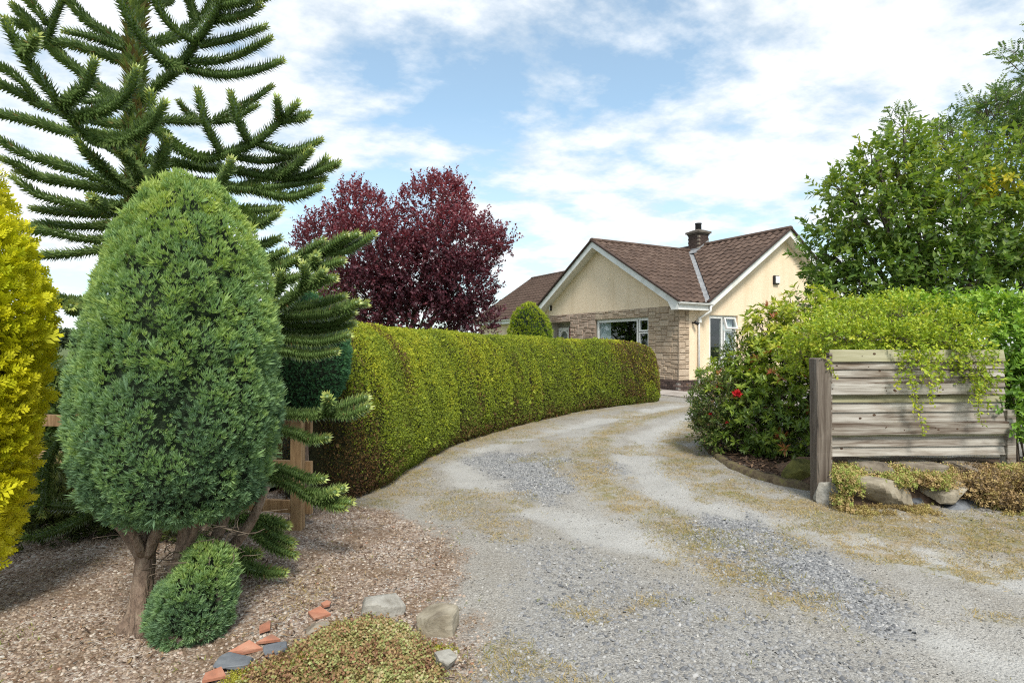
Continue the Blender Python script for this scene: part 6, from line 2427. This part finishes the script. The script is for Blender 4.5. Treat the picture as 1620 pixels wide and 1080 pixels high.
rock('boulder', 604, 978, 72, 42, 0.75, 'pale grey angular rock at the rear edge of the sedum patch', M['pale_rock'], 3, rot=0.2)
rock('boulder', 683, 1004, 76, 48, 0.7, 'flatter buff rock beside the driveway edge of the sedum patch', M['buff_rock'], 4, rot=-0.25)
rock('boulder', 703, 1060, 46, 30, 0.8, 'small white rounded rock below the flatter buff rock', M['pale_rock'], 5, rot=-0.6)
rock('boulder', 497, 1004, 44, 16, 1.0, 'thin flat grey stone between the sedum patch and the terracotta', M['warm_rock'], 6)
rock('slate_piece', 432, 1047, 38, 26, 0.9, 'lichened grey slate lump touching the sedum patch', M['slate'], 7, rot=0.4)
rock('slate_piece', 364, 1058, 56, 14, 0.9, 'flat blue slate between two terracotta shards', M['slate'], 8, rot=0.2)


def shard(x, y, w, dy, label, seed, rot):
    """flat broken piece of pot lying on the gravel"""
    g = random.Random(seed)
    c = gp(x, y)
    d = c[1]
    sx, sy = w / F * d * 0.5, dy / F * d * d / EYE * 0.5
    bm = bmesh.new()
    n = g.choice([4, 5, 5])
    top, bot = [], []
    for i in range(n):
        a = 2 * math.pi * i / n + g.uniform(-.3, .3)
        r = g.uniform(.7, 1.15)
        px_, py_ = sx * r * math.cos(a), sy * r * math.sin(a)
        zz = 0.022 - 0.8 * px_ * px_ / max(sx, .01) * 0.3 + 0.10 * py_
        top.append(bm.verts.new((px_, py_, zz)))
        bot.append(bm.verts.new((px_, py_, zz - 0.013)))
    bm.faces.new(top)
    bm.faces.new(bot[::-1])
    for i in range(n):
        bm.faces.new([top[i], bot[i], bot[(i + 1) % n], top[(i + 1) % n]])
    o = bm_obj('terracotta_shard', bm, M['terracotta'])
    o.location = (c[0], c[1], gz(c[None])[0] + 0.012)
    o.rotation_euler = (0.12, 0, rot)
    tag(o, label, 'pot shard', 'broken terracotta pieces')


shard(386, 1032, 52, 20, 'broad orange terracotta shard above the blue slate', 1, 0.2)
shard(424, 1020, 44, 9, 'narrow terracotta shard leading to the mossy sedum edge', 2, 0.3)
shard(420, 1001, 28, 15, 'small pointed terracotta shard lying alone on the gravel', 3, -0.5)
shard(504, 976, 38, 15, 'pinkish terracotta shard behind the thin flat grey stone', 4, 0.1)
shard(340, 1074, 42, 16, 'terracotta shard at the bottom edge of the picture', 5, 0.1)
shard(516, 962, 18, 8, 'tiny red terracotta fragment behind the pinkish shard', 6, 0.6)


# ---------------------------------------------------------------- creeping sedum and heather
def sprig(n=10, seed=0):
    g = np.random.default_rng(seed)
    V, T_ = [], []
    for i in range(n):
        y = 0.1 + 0.85 * (i + 1) / n
        a = i * 2.4
        d = np.array([math.cos(a) * 0.32, 0.20, math.sin(a) * 0.32]) * (1.05 - 0.5 * y)
        s = np.cross(d, [0, 1, 0.1])
        s = s / np.linalg.norm(s) * 0.10
        k = len(V)
        b2 = np.array([0, y - 0.1, 0])
        V += [b2, b2 + d * 0.6 + s, b2 + d, b2 + d * 0.6 - s]
        T_ += [(k, k + 1, k + 2), (k, k + 2, k + 3)]
    k = len(V)
    V += [np.array([-.03, 0, 0]), np.array([.03, 0, 0]), np.array([0, 1, 0])]
    T_ += [(k, k + 1, k + 2)]
    return np.array(V), np.array(T_)


SPR = sprig(6, 3)


def carpet(name, label, cat, pts_fn, n, s0, s1, stops, seed, lean=0.5, mat_trans=0.2, extra=None):
    g = np.random.default_rng(seed)
    T = pts_fn(g, n)
    n = len(T)
    d = norm(g.normal(size=(n, 3)) * lean + np.array([0, -.15, 1.0]))
    ti = np.clip(0.75 * g.random(n) - 0.08 + 1.0 * (fbm(T, 5.0, 3, seed) - 0.28) + (0 if extra is None else extra(T)), 0, 1)
    V, Fc, t = scatter(SPR[0], SPR[1], frames(d, roll=g.uniform(0, 6.28, n)), T, g.uniform(s0, s1, n), ti)
    o = link(name, np_mesh(name, V, Fc, t), leaf_mat(name + '_leaves', stops, rough=0.6, trans=mat_trans, spec=0.25))
    tag(o, label, cat, kind='stuff')
    return o


SED = gpl([(375, 1090), (400, 1060), (440, 1040), (500, 1010), (545, 990), (600, 982), (650, 1000), (690, 1030), (702, 1090), (700, 1200), (400, 1200)])


def sed_h(P):
    e = np.where(inside(P, SED), segdist(P, SED + [SED[0]]), 0)
    return smooth(0, 0.22, e) * (0.01 + 0.085 * fbm(P, 7, 3, 44))


def sed_pts(g, n):
    P = np.stack([g.uniform(-1.3, 0.0, n * 4), g.uniform(1.9, 3.2, n * 4)], -1)
    P = P[inside(P + (g.normal(size=P.shape) * 0.015), SED)][:n]
    return np.concatenate([P, (gz(P) + sed_h(P))[:, None] - 0.01], -1)


carpet('sedum_patch', 'reddish green creeping sedum carpet in the near rockery', 'sedum', sed_pts, 8000, 0.028, 0.070,
       [(0, (.13, .07, .04)), (.25, (.30, .16, .09)), (.45, (.36, .26, .12)), (.65, (.25, .27, .09)), (.85, (.38, .40, .17)), (1, (.46, .36, .22))], 5, lean=0.6)
xs_, ys_ = np.meshgrid(np.arange(-1.4, 0.05, 0.03), np.arange(1.85, 3.25, 0.03))
PP = np.stack([xs_, ys_], -1)
zz_ = gz(PP) + sed_h(PP) - 0.012
nyy, nxx = xs_.shape
ii = (np.arange(nyy - 1)[:, None] * nxx + np.arange(nxx - 1)[None]).ravel()
M['sedum_soil'] = noise_mat('rockery_soil', [(0.3, (.05, .032, .022)), (0.7, (.14, .09, .06))], scale=25, rough=1, bump=0.5)
link('rockery_mound', np_mesh('rockery_mound', np.concatenate([PP, zz_[..., None]], -1).reshape(-1, 3), np.stack([ii, ii + 1, ii + 1 + nxx, ii + nxx], 1), smooth_shade=True), M['sedum_soil'], kind='structure')
MOSS = [(gp(455, 1060), .10), (gp(385, 1072), .07), (gp(540, 1000), .06), (gp(695, 1032), .06), (gp(490, 1066), .06)]


def moss_pts(g, n):
    out = []
    for c, r in MOSS:
        q = c + g.normal(size=(n // len(MOSS), 2)) * r * 0.5
        out.append(q)
    P = np.concatenate(out)
    return np.concatenate([P, (gz(P) + sed_h(P))[:, None] - 0.004], -1)


carpet('moss_cushions', 'yellow-green moss cushions along the sedum edge', 'moss', moss_pts, 3500, 0.014, 0.032,
       [(0, (.14, .14, .02)), (.5, (.30, .29, .03)), (1, (.42, .40, .06))], 6)

# dry stone edging below the panel
ST = [('long tan wedge stone in the low wall under the fence panel', 1396, 792, 100, 46, 'buff_rock', 5.24), ('thin slate stone under the tan wedge stone', 1412, 803, 60, 15, 'slate', 5.30), ('squarish grey stone topping the low wall below the panel centre', 1505, 788, 66, 34, 'buff_rock', 5.22),
      ('dark flat stone at the foot of the low wall', 1530, 812, 74, 24, 'slate', 5.20), ('small wedge stone between the tan stone and the grey stone', 1452, 800, 40, 18, 'slate', 5.30), ('grey-brown stone near the picture edge in the low wall', 1592, 800, 70, 36, 'warm_rock', 5.25),
      ('brown stone jammed behind the tan wedge stone', 1345, 790, 50, 36, 'warm_rock', 5.42), ('low wall stone half hidden by trailing heather', 1560, 790, 56, 38, 'warm_rock', 5.4), ('small chock stone at the bottom of the low wall', 1478, 812, 40, 16, 'warm_rock', 5.22),
      ('last wall stone at the right edge under the heather', 1640, 806, 80, 44, 'warm_rock', 5.25)]
for i, (lb, x, y, w, h, mt, d) in enumerate(ST):
    rock('wall_stone', x, y, w, h, 0.7, lb, M[mt], 30 + i, depth=d, rot=rp.uniform(-.2, .2), cat='wall stone', group='stones of the low rockery wall')
for i, (x, y, w, h, lb) in enumerate(((1385, 748, 74, 22, 'flat coping stone under the panel, nearest the rough post'), (1455, 748, 84, 20, 'middle flat coping stone under the fence panel'), (1535, 749, 90, 22, 'flat coping stone under the panel toward its end post'))):
    rock('wall_stone', x, y, w, h, 0.6, lb, M['warm_rock'], 50 + i, depth=5.48, cat='wall stone', group='coping stones under the panel')
rock('boulder', 1312, 796, 36, 44, 0.9, 'speckled grey boulder at the foot of the rough post', M['pale_rock'], 61, depth=5.36)
rock('boulder', 1276, 768, 56, 52, 0.9, 'moss-covered boulder behind the rough post', M['moss_rock'], 62, depth=6.0)
rock('boulder', 1130, 716, 22, 12, 0.9, 'little stone at the corner of the rhododendron bed', M['warm_rock'], 63)
# earth bank behind the stones
bm = bmesh.new()
rows = []
for i, x in enumerate(np.linspace(3.05, 6.6, 26)):
    r = []
    for (yy, z) in ((5.26, -.03), (5.34, .10), (5.42, .21), (5.52, .27), (5.9, .30), (6.6, .2), (7.2, -0.05)):
        e = smooth(3.02, 3.35, x)
        r.append(bm.verts.new((x, yy + rp.uniform(-.02, .02), z * (0.25 + 0.75 * e) + rp.uniform(-.012, .012))))
    rows.append(r)
for a, b2 in zip(rows[:-1], rows[1:]):
    for j in range(6):
        bm.faces.new([a[j], b2[j], b2[j + 1], a[j + 1]])
bm_obj('earth_bank', bm, M['sedum_soil'], kind='structure', smooth_shade=True)


def bank_pts(g, n):
    x = g.uniform(3.08, 6.4, n)
    v = g.random(n) ** 0.9
    y = 5.22 + 0.36 * v
    z = np.interp(y, [5.2, 5.34, 5.42, 5.52, 5.6], [.06, .12, .22, .28, .29])
    P = np.stack([x, y, z], -1)
    m_ = fbm(P, 2.6, 3, 19) > (0.30 + 0.27 * smooth(0.26, 0.10, z))
    P = P[m_]
    # shaggy tufts hanging over the stones
    add = []
    for (x, y, d, rx, rz, c) in ((1340, 765, 5.24, .08, .09, 700), (1330, 795, 5.22, .06, .04, 250), (1560, 775, 5.20, .14, .10, 1300), (1600, 795, 5.14, .13, .07, 900), (1480, 762, 5.26, .16, .05, 800), (1630, 770, 5.15, .16, .14, 1500), (1425, 764, 5.27, .10, .04, 400)):
        q = at(x, y, d) + g.normal(size=(c, 3)) * [rx * .5, .05, rz * .5]
        add.append(q[q[:, 2] > 0.0])
    return np.concatenate([P] + add)


carpet('heather_bank', 'orange-brown and green heather trailing over the low stone wall', 'heather', bank_pts, 18000, 0.030, 0.085,
       [(0, (.15, .11, .07)), (.25, (.33, .22, .11)), (.5, (.48, .35, .16)), (.7, (.42, .36, .13)), (.85, (.24, .29, .07)), (1, (.34, .40, .10))], 7, lean=0.85,
       extra=lambda T: 0.22 * np.exp(-((T[:, 0] - 3.17) / .22) ** 2) + 0.15 * np.exp(-((T[:, 0] - 3.75) / .2) ** 2) - 0.30 * np.exp(-((T[:, 0] - 4.45) / .3) ** 2) + 0.2 * np.exp(-((T[:, 0] - 4.85) / .15) ** 2))


def foot_pts(g, n):
    x = g.uniform(2.95, 6.2, n)
    y = 5.14 + g.normal(size=n) * 0.07
    P = np.stack([x, y], -1)
    m_ = fbm(P, 3.5, 3, 29) > 0.42
    return np.concatenate([P, gz(P)[:, None]], -1)[m_]


carpet('straw_fringe', 'pale straw grass fringing the foot of the low wall', 'grass', foot_pts, 9000, 0.025, 0.06,
       [(0, (.16, .11, .05)), (.5, (.38, .28, .11)), (.8, (.42, .36, .13)), (1, (.26, .28, .07))], 8, lean=0.9)
M['edging'] = noise_mat('earth_edging', [(0.3, (.05, .035, .022)), (0.52, (.13, .10, .06)), (0.68, (.14, .13, .04))], scale=14, rough=1, bump=0.8, bump_scale=50, dist=0.01)
# earth edging of the bed along the drive
bm = bmesh.new()
edge = resample(np.array(gpl([(1292, 778), (1240, 768), (1190, 754), (1150, 738), (1118, 712), (1110, 698)])), 0.12)
prev = None
for p in edge:
    a = (p[0] + .05, p[1] + .03)
    r = [bm.verts.new((p[0] - .035 + rp.uniform(-.01, .01), p[1] - .02, -.01)), bm.verts.new((p[0] - .02, p[1] - .01 + rp.uniform(-.01, .01), .065 + rp.uniform(-.012, .012))), bm.verts.new((p[0] + .05, p[1] + .04, .075 + rp.uniform(-.01, .01))), bm.verts.new((p[0] + .08, p[1] + .07, 0))]
    if prev:
        for j in range(3):
            bm.faces.new([prev[j], r[j], r[j + 1], prev[j + 1]])
    prev = r
tag(bm_obj('bed_edging', bm, M['edging'], smooth_shade=True), 'low earthy edging strip round the rhododendron bed', 'edging')
# fallen leaves on the bed
g = np.random.default_rng(7)
P = np.stack([g.uniform(2.6, 4.2, 2600), g.uniform(5.6, 9.0, 2600)], -1)
P = P[inside(P, SOIL)]
k = len(P)
V, Fc, t = scatter(LANCE_V, LANCE_F, frames(norm(np.stack([g.normal(size=k), g.normal(size=k), g.normal(size=k) * .2], -1)), up=np.array([0, 0, 1.0])), np.concatenate([P, gz(P)[:, None] + .012], -1), g.uniform(.05, .10, k), g.random(k))
tag(link('leaf_litter', np_mesh('leaf_litter', V, Fc, t), leaf_mat('brown_litter', [(0, (.05, .03, .02)), (.6, (.13, .08, .05)), (1, (.24, .15, .09))], rough=0.8, trans=0.0), kind='stuff'), 'brown fallen leaves on the dark soil bed', 'leaf litter')

# nails in the rails
bm = bmesh.new()
bmesh.ops.create_circle(bm, cap_ends=True, segments=8, radius=0.0055)
nail_me = bpy.data.meshes.new('nail')
bm.to_mesh(nail_me)
bm.free()
nail_me.materials.append(M['knot'])
for z_ in (pzl(677), pzl(615)):
    for xx in (0.11, 0.62, 0.635, 1.13, 1.60):
        o = link('nail', nail_me, None, panel)
        o.location = (xx + rp.uniform(-.01, .01), -0.0465, z_ + rp.uniform(-.02, .02))
        o.rotation_euler = (R(90), 0, 0)
# dead leaf and twig scraps on the gravel under the conifers
g = np.random.default_rng(17)
P = np.stack([g.uniform(-3.2, -0.1, 2600), 2.2 * (5.6 / 2.2) ** g.random(2600)], -1)
P = P[g.random(len(P)) < pink_mask(P) * smooth(0.35, 0.6, fbm(P, 2.0, 3, 12))]
k = len(P)
V, Fc, t = scatter(LANCE_V, LANCE_F, frames(norm(np.stack([g.normal(size=k), g.normal(size=k), g.normal(size=k) * .15], -1)), up=np.array([0, 0, 1.0])), np.concatenate([P, gz(P)[:, None] + .012], -1),
                   np.stack([g.uniform(.01, .04, k), g.uniform(.02, .07, k), g.uniform(.02, .05, k)], -1), g.random(k))
tag(link('leaf_scraps', np_mesh('leaf_scraps', V, Fc, t), leaf_mat('gravel_litter', [(0, (.05, .03, .02)), (.6, (.17, .10, .06)), (1, (.33, .24, .13))], rough=0.8, trans=0.0), kind='stuff'), 'brown leaf and twig scraps lying on the pinkish gravel', 'leaf litter')
